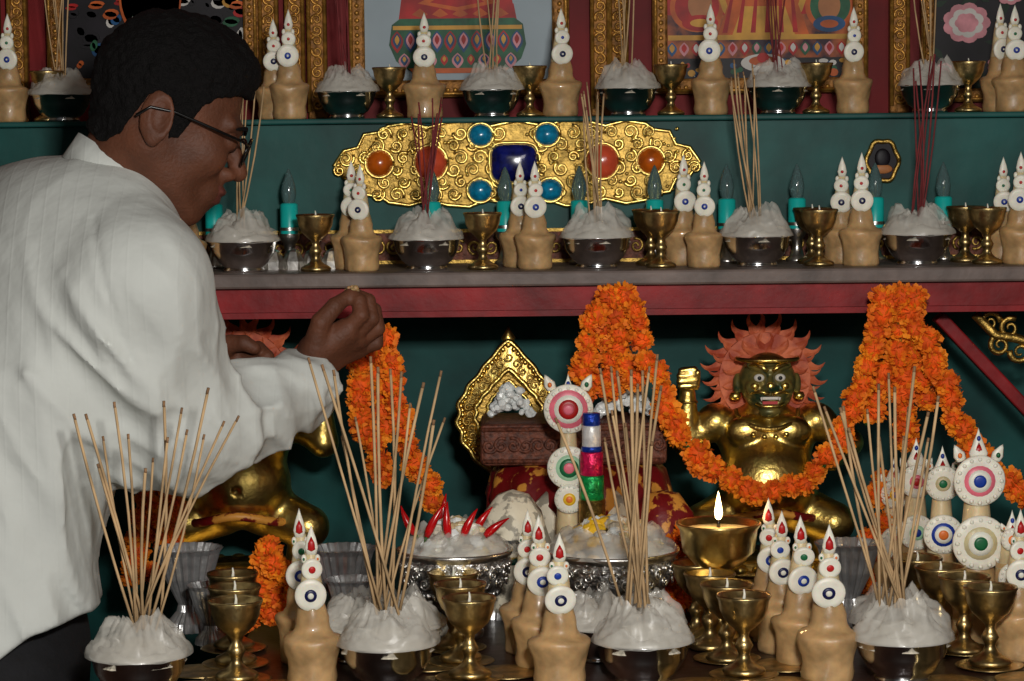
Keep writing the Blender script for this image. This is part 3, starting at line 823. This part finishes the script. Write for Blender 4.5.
b.tube([(.042*cos(a*pi/8),.042*sin(a*pi/8),.06) for a in range(17)],.005,'brocade_white',6)
b.obj('brocade_bundle',S(664,.43,TABLE))
b=MB()
b.lathe([(0,0),(.035,.0),(.045,.03),(.044,.08),(.034,.12),(.018,.14),(0,.146)],'brocade_white',24,mod=lambda a,z:1+.08*sin(6*a+z*40))
b.tube([(.046*cos(a*pi/8),.046*sin(a*pi/8),.07) for a in range(17)],.005,'brocade_green',6)
b.obj('brocade_bundle',S(514,.37,TABLE))

def big_torma(px,y,tip_py,discs,w=.02,name='decorated_torma'):
    base=S(px,y,TABLE); zt=P(px,tip_py,y).z-TABLE; kk=(y-CAMY)/F
    b=MB()
    b.lathe([(0,0),(w*1.5,0),(w*1.55,.01),(w*1.4,.03),(w*1.7,.052),(w*1.2,.058),(w*1.05,.09)],'dough',24)
    b.lathe([(w*1.1,.085),(w*.95,zt*.5),(w*.6,zt*.8),(w*.25,zt-.012),(0,zt-.006)],'butter_cream',18)
    for py,r,cols in discs:
        z=P(px,py,y).z-TABLE; off=-w*np.interp(z,[.085,zt*.5,zt*.8,zt],[1.1,.95,.6,.25])-.004
        R=r*kk; disc(b,(0,off,z),R,cols,tilt=.05,t=.004,seg=40)
        for q in range(16):
            a=2*pi*q/16; b.ball((R*.84*cos(a),off-.0028,z+R*.84*sin(a)),(R*.085,.0012,R*.085),'butter_white',6,4)
    r=discs[-1][1]*kk; z=P(px,discs[-1][0],y).z-TABLE
    for sx in(-1,1):
        T=Matrix.Translation((sx*r*.62,-w*.4-.002,z+r*.72))@Matrix.Rotation(sx*.45,4,'Y')@Matrix.Diagonal((1,.4,1,1))
        b.lathe([(0,0),(r*.20,.002),(r*.24,r*.3),(r*.1,r*.6),(0,r*.75)],'butter_white',8,M=T)
        b.ball((sx*r*.74,-w*.4-.006,z+r*.98),(r*.09,.0015,r*.11),'dye_orange' if sx<0 else 'dye_green',6,4)
    M=Matrix.Translation((0,-w*.35-.002,zt-.034))@Matrix.Diagonal((1,.45,1,1))
    b.lathe([(0,0),(.008,.002),(.0105,.010),(.006,.020),(.0015,.032),(0,.038)],'butter_white',14,M)
    b.lathe([(0,0),(.0045,.004),(.004,.010),(0,.018)],'dye_red',8,Matrix.Translation((0,-w*.35-.005,zt-.030))@Matrix.Diagonal((1,.3,1,1)))
    b.ball((0,-w*.35-.004,zt-.008),(.0022,.002,.003),'dye_blue',8,6)
    return b.obj(name,base,rnd(-.06,.06))
W='butter_white'
big_torma(570,.375,376,[(497,15,[W,'dye_yellow','dye_orange']),(466,22,[W,'dye_palegreen','dye_green','dye_pink']),(408,25,[W,'dye_pink',W,'dye_red','dye_pink'])],.014)
big_torma(976,.20,430,[(540,28,[W,'butter_cream',W,'dye_green']),(479,26,[W,'dye_pink',W,'dye_blue'])],.018)
big_torma(941,.27,448,[(532,20,[W,'dye_blue',W,'dye_orange']),(482,18,[W,'butter_cream','dye_green'])],.015)
big_torma(915,.33,440,[(530,18,[W,'dye_palegreen','dye_blue']),(480,17,[W,'dye_pink','dye_red'])],.015)
big_torma(893,.385,458,[(540,17,[W,'dye_pink','dye_red']),(493,15,[W,'dye_yellow','dye_blue'])],.014)
big_torma(1010,.17,512,[(575,16,[W,'dye_yellow','dye_green']),(538,12,[W,'dye_orange','dye_blue'])],.015)
b=MB(); z0=P(593,413,.335).z-TABLE
bands=[('foil_green',.028,.0138),('foil_pink',.027,.0132),('foil_blue',.006,.0118),('foil_white',.024,.0108),('foil_blue',.014,.0100)]
tot=sum(h for _,h,_ in bands); zz=z0-tot
b.lathe([(0,0),(.022,0),(.024,.006),(.016,.012),(.015,zz),(0,zz)],'gold_dark',24)
for m,h,r in bands:
    b.lathe([(0,zz),(r*.94,zz),(r,zz+.0012),(r,zz+h-.0012),(r*.94,zz+h),(0,zz+h)],m,24); zz+=h
b.obj('foil_wrapped_bottle',S(593,.335,TABLE))

def footbowl(px,y,r,h):
    b=MB()
    b.lathe([(0,0),(.5*r,0),(.52*r,.006),(.3*r,.016),(.26*r,.026),(.45*r,.034)],'silver',36)
    b.lathe([(.40*r,.032),(.72*r,.045),(.92*r,.06),(1.0*r,.082),(1.02*r,h-.008)],'silver_engraved',48,mod=lambda a,z:1+.012*sin(24*a))
    b.lathe([(1.02*r,h-.009),(1.07*r,h-.004),(1.08*r,h),(1.02*r,h),(.95*r,h-.02),(.6*r,h-.03),(0,h-.03)],'silver',48)
    for i in range(40):
        a=2*pi*i/40; b.ball((1.02*r*cos(a),1.02*r*sin(a),h-.016),(.0028,.0028,.0028),'silver',6,4)
        b.ball((.80*r*cos(a),.80*r*sin(a),.051),(.0035,.0035,.005),'silver_engraved',6,4)
    for i in range(16):
        for zc,rr_,hd in((.074,1.0,1),(.066,.97,-1)):
            a=2*pi*(i+(.5 if hd<0 else 0))/16; c=Vector((rr_*r*cos(a),rr_*r*sin(a),zc)); t=Vector((-sin(a),cos(a),0)); pts=[]
            for q in range(16):
                u=q/15; an=hd*u*9; pts.append(c+t*(.0070*(1-u*.8)*cos(an))+Vector((0,0,.0070*(1-u*.8)*sin(an))))
            b.tube(pts,.0012,'silver',5)
    return b,S(px,y,TABLE)
def chilli(b,p,d,L=.045,m='chilli'):
    d=Vector(d).normalized(); p=Vector(p); s=d.orthogonal()
    pts=[p+d*L*t+s*.006*t*t for t in(0,.2,.4,.6,.8,1)]
    b.tube(pts,[.0033,.0048,.0046,.0036,.0022,.0006],m,8); b.tube([p,p-d*.01],[.002,.001],'stalk',5)
y=.25; h=P(456,548,y).z-TABLE
b,loc=footbowl(456,y,.060,h)
for i in range(90):
    a=rnd(0,2*pi); t=rnd(0,1)**.6; q=rnd(.005,.009)
    b.ball((t*.052*cos(a),t*.052*sin(a),h-.006+.034*(1-t*t)),(q*1.3,q,q*.7),random.choice(['crystal','butter_cream','rice','butter_white','crystal']),7,5,M=Matrix.Rotation(rnd(0,3),4,'X')@Matrix.Rotation(rnd(0,3),4,'Z'),smooth=False)
for dx,dy,an in((-.030,-.03,1.2),(-.006,-.035,1.75),(.010,-.03,1.25),(.034,-.03,.8),(-.044,-.01,2.2),(-.014,.01,1.6),(.022,.0,1.1)):
    chilli(b,(dx,dy,h+.018),(cos(an),-.1,sin(an)),rnd(.032,.042))
film(b,.058,h-.004,h+.020,3,1.10,inner=.6); film(b,.056,h-.002,h+.024,13,1.0,inner=.5)
b.obj('silver_offering_bowl',loc)
y=.25; h=P(612,548,y).z-TABLE
b,loc=footbowl(612,y,.070,h)
for i in range(130):
    a=rnd(0,2*pi); t=rnd(0,1)**.6; q=rnd(.005,.010)
    col='dye_yellow' if cos(a)<-.2 and rnd(0,1)<.6 else random.choice(['crystal','butter_cream','rice','butter_white'])
    b.ball((t*.060*cos(a),t*.060*sin(a),h-.006+.036*(1-t*t)),(q*1.3,q,q*.7),col,7,5,M=Matrix.Rotation(rnd(0,3),4,'X')@Matrix.Rotation(rnd(0,3),4,'Z'),smooth=False)
film(b,.068,h-.004,h+.022,9,1.10,inner=.65); film(b,.066,h-.002,h+.024,19,1.0,inner=.6)
b.obj('silver_offering_bowl',loc)

# large brass lamp with a flame
y=.20; c=S(719,y,TABLE); h=P(719,522,y).z-TABLE
b=MB()
b.lathe([(0,0),(.034,0),(.036,.005),(.03,.010),(.016,.018),(.009,.03),(.013,.042),(.009,.054),(.0075,.07),(.012,h-.052),(.026,h-.046),(.039,h-.032),(.0425,h-.008),(.0465,h-.002),(.046,h),(.041,h-.001),(.038,h-.010),(0,h-.012)],'brass_bright',40)
b.lathe([(.039,h-.008),(.02,h-.006),(0,h-.006)],'butter_fill',24)
b.tube([(0,0,h-.008),(0,0,h+.004)],.0018,'black',6)
b.lathe([(0,h+.001),(.0034,h+.005),(.0044,h+.011),(.0030,h+.020),(.0010,h+.030),(0,h+.034)],'flame',12)
b.obj('brass_altar_lamp',c)
li=bpy.data.lights.new('lamp_flame','POINT'); li.energy=.12; li.color=(1,.6,.25); li.shadow_soft_size=.006
lo=bpy.data.objects.new('lamp_flame',li); bpy.context.collection.objects.link(lo); lo.location=c+Vector((0,-.012,h+.022))

def fluted(px,y,s=1):
    b=MB(); fl=lambda a,z:1+.045*sin(22*a)
    b.lathe([(0,0),(.026,0),(.024,.01),(.014,.022),(.012,.03),(.016,.038),(.026,.06),(.034,.088),(.038,.094),(.036,.094),(.031,.085),(0,.06)],'foil',88,mod=fl,smooth=False)
    b.obj('fluted_foil_cup',S(px,y,TABLE),0,s)
for px,y,s in((190,.30,1),(344,.30,.98),(505,.36,1),(848,.30,.98),(212,.22,.7),(352,.22,.75)): fluted(px,y,s)

# ================================================================ FRONT ROWS on the table
def lampcol(lst):
    for px,y in lst: place('butter_lamp',LAMP,S(px,y,TABLE+.004),0,1.0)
lampcol([(237,.02),(236,.10),(234,.18)]); lampcol([(470,.02),(461,.10),(454,.17)])
lampcol([(744,.02),(727,.085),(710,.15),(697,.215)]); lampcol([(990,.05),(964,.115),(940,.175),(917,.235)])
b=MB(); b.lathe([(0,0),(.022,0),(.031,.002),(.036,.0035),(.034,.0042),(.028,.0032),(0,.003)],'brass',24); SAU=b.data('brass_saucer')
for px,y in((237,.02),(236,.10),(234,.18),(470,.02),(461,.10),(454,.17),(744,.02),(727,.10),(710,.18),(990,.05),(964,.13),(940,.21),
            (198,-.02),(275,-.02),(432,-.06),(505,-.05),(508,.04),(200,.06),(430,.08),(700,-.03),(782,-.03),(785,.06),(950,-.03),(1030,-.02)):
    place('brass_saucer',SAU,S(px,y,TABLE),0,1)
for i,(px,y,s) in enumerate(((313,0,1.03),(303,.12,1.0),(560,-.01,1.0),(541,.08,1.02),(528,.16,1.0),(828,0,1.03),(801,.085,1.02),(781,.15,1.0),(770,.21,.98),(1018,.1,1.0))):
    tormas(px,y,TABLE,s,i%5,rnd(-.12,.12))
FB=[(140,-.045),(388,0),(643,0),(902,0)]
for i,(px,y) in enumerate(FB): place('offering_bowl',BOWLS[i],S(px,y,TABLE),i*1.3,1.0)
for i,(px,y) in enumerate([(360,.12),(404,.125),(645,.125),(890,.12),(598,.115)]): place('offering_bowl',BOWLS[(i+2)%5],S(px,y,TABLE),i*2.1+.5,.86)
def fan(px,py,y,tips,m='incense'):
    base=P(px,py,y); T=[P(x+rnd(-4,4),z+rnd(-8,8),y+dy) for x,z,dy in tips]
    incense('incense_sticks',base,T,m,.0015,.014)
fan(147,628,-.045,[(70,418,-.03),(84,418,-.02),(100,435,0),(118,407,-.02),(130,440,.01),(143,470,-.03),(152,452,-.01),(160,400,0),(170,432,-.02),(186,432,.0),(205,380,-.02),(222,420,-.01),(236,422,-.02),(95,470,-.02),(206,440,-.01),(186,405,0)])
fan(386,612,0,[(306,362,-.02),(322,368,0),(337,372,.02),(352,410,.03),(368,352,-.01),(380,366,0),(392,376,.03),(405,372,.02),(422,378,-.01),(440,376,0),(436,420,-.03),(345,440,.02),(412,410,-.02),(398,440,.03),(448,412,.02)])
fan(636,604,0,[(556,422,-.01),(598,362,.02),(608,372,0),(618,368,.03),(628,366,-.02),(638,380,0),(645,364,.02),(652,372,-.03),(660,358,0),(664,392,.02),(632,400,.03),(612,410,-.02),(642,420,.04),(622,430,.02),(604,440,.02),(654,440,-.02)])
fan(892,606,0,[(812,392,-.02),(822,402,0),(838,412,.02),(850,428,0),(864,402,-.02),(876,376,0),(888,366,.02),(894,384,-.02),(905,400,.02),(914,372,0),(926,404,0),(938,394,-.02),(846,400,.02),(880,430,.02),(900,440,.03),(930,440,.03)])

# ================================================================ MAN
man=empty('man',(-.6,.2,0))
def par(o): 
    o.parent=man; o.matrix_parent_inverse=Matrix.Translation((.6,-.2,0)); return o
yb=radians(35)
fw=np.array([cos(yb),sin(yb),0]); lf=np.array([-sin(yb),cos(yb),0])
RS=P(146,284,.10); LS=Vector((-.635,.375,1.345)); RE=P(184,434,.15); RW=P(308,386,.28)
LE=P(95,410,.40); LW=P(192,384,.38)
NB=P(112,200,.24)
zs=[.80,.88,1.0,1.12,1.24,1.30,1.35,1.39,1.42,1.45]
cx=[-.615,-.612,-.600,-.568,-.525,-.505,-.492,-.482,-.472,-.462]
cy=[.19,.19,.195,.21,.225,.233,.238,.242,.245,.245]
aa=[.20,.195,.180,.172,.180,.184,.172,.142,.105,.058]
bb=[.150,.148,.136,.128,.126,.120,.110,.095,.080,.056]
def torso(p):
    z=p[...,2]; X=p[...,0]-np.interp(z,zs,cx); Yy=p[...,1]-np.interp(z,zs,cy)
    f=X*fw[0]+Yy*fw[1]; l=X*lf[0]+Yy*lf[1]; a=np.interp(z,zs,aa); c=np.interp(z,zs,bb)
    return (np.sqrt((f/c)**2+(l/a)**2)-1)*np.minimum(a,c)
def shirt(p):
    d=torso(p); d=smax(d,p[...,2]-1.43,.03)
    d=smin(d,rc(p,(NB.x-.015,.245,NB.z-.025),LS,.052,.070),.07)
    d=smin(d,rc(p,(NB.x-.01,.235,NB.z-.035),RS,.046,.056),.07)
    arm=rc(p,RS,RE,.060,.052)
    arm=smin(arm,rc(p,RE,RW,.048,.035),.03)
    d=smin(d,arm,.05)
    la=smin(rc(p,LS,LE,.064,.056),rc(p,LE,LW,.054,.038),.03)
    d=smin(d,la,.03)
    x,y,z=p[...,0],p[...,1],p[...,2]
    wx=x+.35*z; 
    n1=vn(wx*15+20,y*11+7,z*3.6+3); n2=vn(wx*32+3,y*24+11,(z-.5*x)*9+8)
    ridge=(1-np.abs(2*n1-1))**2.8; ridge2=(1-np.abs(2*n2-1))**2.4
    amt=np.clip((1.38-z)*5,.15,1)
    d=d-.014*ridge*amt-.0050*ridge2*amt+.005
    q=(x*.55+z*.83)
    w=np.exp(-(((p-v3(RE)-v3((-.02,0,.02)))**2).sum(-1))/(.075**2))
    n3=vn(q*36+5,y*9+3,(x*.83-z*.55)*8+4)
    d=d-.018*w*(1-np.abs(2*n3-1))**2.5
    dirw=np.array(RW-RE); dirw/=np.linalg.norm(dirw)
    pr_=(p-v3(RE))@dirw.astype(np.float32)
    rel=p-v3(RE)-pr_[...,None]*dirw.astype(np.float32); dist=np.sqrt((rel**2).sum(-1))
    w=(dist<.1)*np.clip(pr_*12,0,1)*(pr_<.22)
    n4=vn(pr_*18+9+rel[...,2]*12,rel[...,2]*30+5,rel[...,1]*30+3)
    d=d-.008*w*(1-np.abs(2*n4-1))**2.5
    w=np.exp(-((x-RS.x+.02)**2+(z-RS.z+.08)**2)/(.12**2))
    n5=vn((x*.75+z*.66)*24+2,y*6,(x*.66-z*.75)*5+6)
    d=d-.013*w*(1-np.abs(2*n5-1))**3
    sd=np.abs((x-RS.x+.030)+.30*(z-RS.z)); w=np.exp(-(sd/.004)**2)*(z<RS.z+.07)*(z>RS.z-.12)*(y<.20)
    d=d+.0025*w
    cut=((p-v3(RW))@dirw.astype(np.float32))-.010
    near=np.sqrt(((p-v3(RW))**2).sum(-1))<.09
    d=np.where(near,smax(d,cut,.004),d)
    hem=np.interp(x,[-.85,-.62,-.56,-.50,-.40],[.87,.885,.90,.945,.97])
    d=smax(d,hem-z,.006)
    return d
par(surf(shirt,(-.90,-.06,.84),(-.18,.56,1.50),.0046,'shirt','shirt_cotton'))
b=MB()
def ringband(b,c,d,r,hh,t,m,sq=1,n=36):
    d=d.normalized(); a=Vector((0,1,0)).cross(d).normalized(); e=d.cross(a)
    vs=[];fs=[]; lv=[(r,0),(r+t,0),(r+t,hh),(r,hh)]
    for rr,zz in lv:
        for j in range(n):
            q=2*pi*j/n; vs.append(c+(a*cos(q)*rr+e*sin(q)*rr*sq)+d*zz)
    for i in range(4):
        for j in range(n):
            k_=(j+1)%n; fs.append([i*n+j,i*n+k_,((i+1)%4)*n+k_,((i+1)%4)*n+j])
    b.add(vs,fs,m,True)
nd=Vector((.52,.12,.74)).normalized()
ringband(b,P(110,190,.235),nd,.058,.032,.005,'shirt_cotton')
dw=(RW-RE).normalized(); ringband(b,RW-dw*.024,dw,.0345,.036,.0035,'shirt_cotton')
dl=(LW-LE).normalized(); ringband(b,LW-dl*.01,dl,.032,.036,.0035,'shirt_cotton')
par(b.obj('collar_and_cuffs'))

yh=radians(14); ph=radians(24)
f_=Vector((cos(yh)*cos(ph),sin(yh)*cos(ph),-sin(ph))); l_=Vector((-sin(yh),cos(yh),0)); u_=f_.cross(l_).normalized()
hc=P(167,114,.225); sc=.88
MH=Matrix.Translation(hc)@Matrix(((f_.x,l_.x,u_.x,0),(f_.y,l_.y,u_.y,0),(f_.z,l_.z,u_.z,0),(0,0,0,1)))@Matrix.Scale(sc,4)
nb=MH.inverted()@P(104,200,.24)
def headbase(p):
    d=ell(p,(-.010,0,.034),(.090,.075,.088))
    d=smin(d,ell(p,(.030,0,-.03),(.056,.059,.085)),.03)
    for s in(-1,1):
        d=smin(d,rc(p,(-.012,s*.050,-.045),(.060,s*.016,-.098),.020,.018),.025)
        d=smin(d,ell(p,(.058,s*.040,-.028),(.026,.021,.024)),.02)
    return d
def neck(p,d):
    d=smin(d,rc(p,(-.026,0,-.045),nb,.050,.056),.03); return d
def head(p):
    d=headbase(p)
    d=smin(d,ell(p,(.066,0,-.100),(.021,.022,.018)),.014)
    for s in(-1,1):
        d=smin(d,rc(p,(.086,s*.012,.016),(.072,s*.046,.016),.008,.008),.012)
        d=smax(d,-ell(p,(.099,s*.032,-.004),(.018,.018,.013)),.010)
        d=smin(d,ell(p,(.077,s*.032,-.004),(.014,.017,.012)),.004)
        d=smin(d,ell(p,(.094,s*.013,-.040),(.012,.008,.008)),.005)
    d=smin(d,rc(p,(.085,0,.004),(.109,0,-.032),.008,.0115),.010)
    d=smin(d,ell(p,(.078,0,-.068),(.022,.030,.024)),.015)
    d=smin(d,ell(p,(.095,0,-.062),(.010,.021,.0062)),.003)
    d=smin(d,ell(p,(.092,0,-.0740),(.010,.018,.0070)),.003)
    for s in(-1,1):
        R=Matrix.Rotation(s*.35,3,'Z')@Matrix.Rotation(-.2,3,'Y')
        e=ell(p,(-.018,s*.079,-.012),(.021,.0065,.033),R)
        e=smax(e,-ell(p,(-.014,s*.087,-.008),(.013,.007,.022),R),.003)
        e=smin(e,ell(p,(-.004,s*.078,-.012),(.005,.006,.008)),.004)
        e=smin(e,ell(p,(-.012,s*.077,-.038),(.009,.0055,.010)),.004)
        d=smin(d,e,.004)
    return neck(p,d)
def hmat(c):
    lip=((c[:,0]>.088)&(np.abs(c[:,1])<.022)&(c[:,2]<-.0565)&(c[:,2]>-.080)&(c[:,0]>.092-.5*(np.abs(c[:,1]))))
    return np.where(lip,1,0)
par(surf(head,(-.17,-.105,-.20),(.13,.105,.13),.0026,'head','skin',M=MH,matfn=hmat,mats=['skin','lips']))
def hairf(p):
    x=p[...,0];y=p[...,1];z=p[...,2]
    d=neck(p,headbase(p))-.006
    d=smin(d,ell(p,(.034,0,.082),(.052,.060,.036)),.03)
    line=np.interp(x,[-.15,-.10,-.06,-.048,-.036,-.008,.004,.018,.028,.045,.070,.13],[-.040,-.050,-.062,-.045,.012,.018,-.028,-.024,.02,.044,.054,.064])
    line=line+.006*(vn(x*120,y*120,z*60)-.5)
    d=smax(d,(line-z)*.8,.003)
    d=d-.0055*vn(x*170+3,y*170+3,z*170+3)-.004*vn(x*60,y*60,z*60)+.005
    return d
par(surf(hairf,(-.15,-.10,-.12),(.13,.10,.14),.0026,'hair','hair',M=MH))
b=MB()
for s in(-1,1):
    b.ball((.078,s*.032,-.004),(.0125,.0135,.0125),'eye_white',14,10); b.ball((.0875,s*.032,-.006),(.004,.0055,.0055),'black',10,8)
    b.tube([(.0965,s*.014,.014),(.093,s*.030,.020),(.079,s*.048,.014)],[.0022,.0032,.0014],'hair',6)
    b.lathe([(0,-.001),(.015,0),(.0152,.0022),(0,.003)],'skin',14,M=Matrix.Translation((.077,s*.032,.0035))@Matrix.Rotation(.5,4,'Y'))
    rim=[(.111-.35*abs(s*.033+.021*cos(a)*1)*.6,s*.033+.0225*cos(a),-.006+.0155*sin(a)*(1-.1*cos(2*a))) for a in [2*pi*i/28 for i in range(29)]]
    b.tube(rim,.0016,'black',6)
    b.add(rim[:-1],[list(range(28))],'lens',False)
    b.tube([(.100,s*.056,.000),(.091,s*.070,.002),(.05,s*.0785,.002),(.0,s*.083,.002),(-.03,s*.085,-.004),(-.042,s*.083,-.02)],.0019,'black',6)
b.tube([(.108,-.012,-.002),(.110,0,.001),(.108,.012,-.002)],.0016,'black',6)
o=b.obj('eyes_and_glasses'); o.data.transform(MH); par(o)

def hand(parts,k=.004):
    def f(p):
        d=None
        for pts,r,kk in parts:
            e=None
            for i in range(len(pts)-1):
                q=rc(p,pts[i],pts[i+1],r[i],r[i+1]); e=q if e is None else smin(e,q,.0015)
            d=e if d is None else smin(d,e,kk)
        return d
    return f
def HP(l): return [P(*q) for q in l]
rh=[
 (HP([(290,390,.265),(308,375,.283),(321,357,.29)]),[.025,.0230,.023],.01),
 (HP([(316,352,.275),(346,331,.272)]),[.020,.0145],.010),
 (HP([(318,352,.29),(356,338,.288)]),[.020,.0135],.012),
 (HP([(318,358,.30),(358,348,.305)]),[.019,.0125],.012),
 (HP([(346,331,.272),(361,315,.266),(359,301,.272),(352,294,.280)]),[.0102,.0092,.0082,.0068],.0020),
 (HP([(354,334,.282),(371,318,.276),(368,301,.282),(357,295,.288)]),[.0102,.0095,.0085,.007],.0020),
 (HP([(358,341,.294),(377,328,.290),(374,310,.294),(363,302,.296)]),[.0099,.0091,.0082,.0068],.0020),
 (HP([(358,349,.307),(376,343,.305),(377,327,.306),(369,316,.304)]),[.009,.0082,.0073,.006],.0020),
 (HP([(315,346,.266),(321,322,.258),(335,306,.266),(349,296,.276)]),[.0140,.0110,.0095,.0075],.006)]
lo=P(270,405,.31); hi=P(400,275,.31)
par(surf(hand(rh),(lo.x,.215,lo.z),(hi.x,.345,hi.z),.0018,'right_hand','skin'))
lh=[
 (HP([(186,384,.38),(206,374,.375),(226,368,.37)]),[.024,.022,.020],.01),
 (HP([(224,364,.37),(244,356,.365)]),[.020,.013],.012),
 (HP([(224,374,.372),(244,374,.37)]),[.020,.013],.012),
 (HP([(242,353,.362),(258,349,.352),(267,357,.342),(262,365,.336)]),[.010,.009,.0082,.007],.0022),
 (HP([(245,361,.362),(261,360,.350),(267,369,.340),(259,375,.336)]),[.010,.0092,.0082,.007],.0022),
 (HP([(245,370,.364),(260,370,.352),(263,379,.342),(254,383,.338)]),[.0098,.009,.008,.0068],.0022),
 (HP([(243,378,.366),(256,381,.356),(255,388,.346),(246,389,.342)]),[.009,.008,.0072,.006],.0022),
 (HP([(218,356,.36),(230,344,.345),(244,343,.336),(254,348,.334)]),[.013,.0108,.0092,.0075],.006)]
lo=P(168,412,.35); hi=P(285,322,.35)
par(surf(hand(lh),(lo.x,.30,lo.z),(hi.x,.43,hi.z),.0020,'left_hand','skin'))
b=MB()
pc=P(352,291,.279)
for i in range(9): b.ball(pc+Vector((rnd(-.006,.006),rnd(-.004,.004),rnd(-.003,.004))),rnd(.0025,.0042),'dough',7,5)
par(b.obj('offering_morsel'))
def trou(p):
    d=ell(p,(-.61,.19,.90),(.150,.150,.13))
    for s in(-1,1):
        o=lf*s*.095; hip=(-.61+o[0],.195+o[1],.86); kn=(-.60+o[0],.20+o[1],.48); an=(-.63+o[0],.18+o[1],.07)
        d=smin(d,rc(p,hip,kn,.095,.072),.04); d=smin(d,rc(p,kn,an,.072,.058),.02)
    d=smax(d,.045-p[...,2],.004)
    return d+.003*np.sin(40*p[...,2]+20*p[...,0])
par(surf(trou,(-.86,-.04,.02),(-.38,.42,1.05),.009,'trousers','trousers'))
def shoes(p):
    d=None
    for s in(-1,1):
        o=lf*s*.095; c=np.array([-.63+o[0],.18+o[1],.04])
        e=rc(p,c-fw*.05,c+fw*.15,.040,.034)
        e=smin(e,rc(p,c-fw*.01,c+np.array([0,0,.05]),.045,.045),.02)
        e=smax(e,.002-p[...,2],.002)
        d=e if d is None else np.minimum(d,e)
    return d
par(surf(shoes,(-.80,-.04,-.01),(-.36,.44,.14),.006,'shoes','shoe'))

# ================================================================ LIGHT
def area(name,loc,tgt,size,energy,color):
    l=bpy.data.lights.new(name,'AREA'); l.shape='RECTANGLE'; l.size=size[0]; l.size_y=size[1]; l.energy=energy; l.color=color
    o=bpy.data.objects.new(name,l); bpy.context.collection.objects.link(o); o.location=loc
    o.rotation_euler=(Vector(tgt)-Vector(loc)).to_track_quat('-Z','Y').to_euler(); return o
area('camera_flash',(.14,-2.05,1.70),(0,.25,1.06),(.14,.10),31,(1,.97,.92))
area('daylight_panel',(1.0,-3.3,2.1),(0,.5,1.1),(.9,.9),13,(1,.95,.88))  # added unseen panel: daylight from the front right, reflections for the gold
w=bpy.data.worlds.new('world'); bpy.context.scene.world=w; w.use_nodes=True
w.node_tree.nodes['Background'].inputs[0].default_value=(.85,.9,1,1); w.node_tree.nodes['Background'].inputs[1].default_value=.09
bpy.context.scene.view_settings.view_transform='Standard'
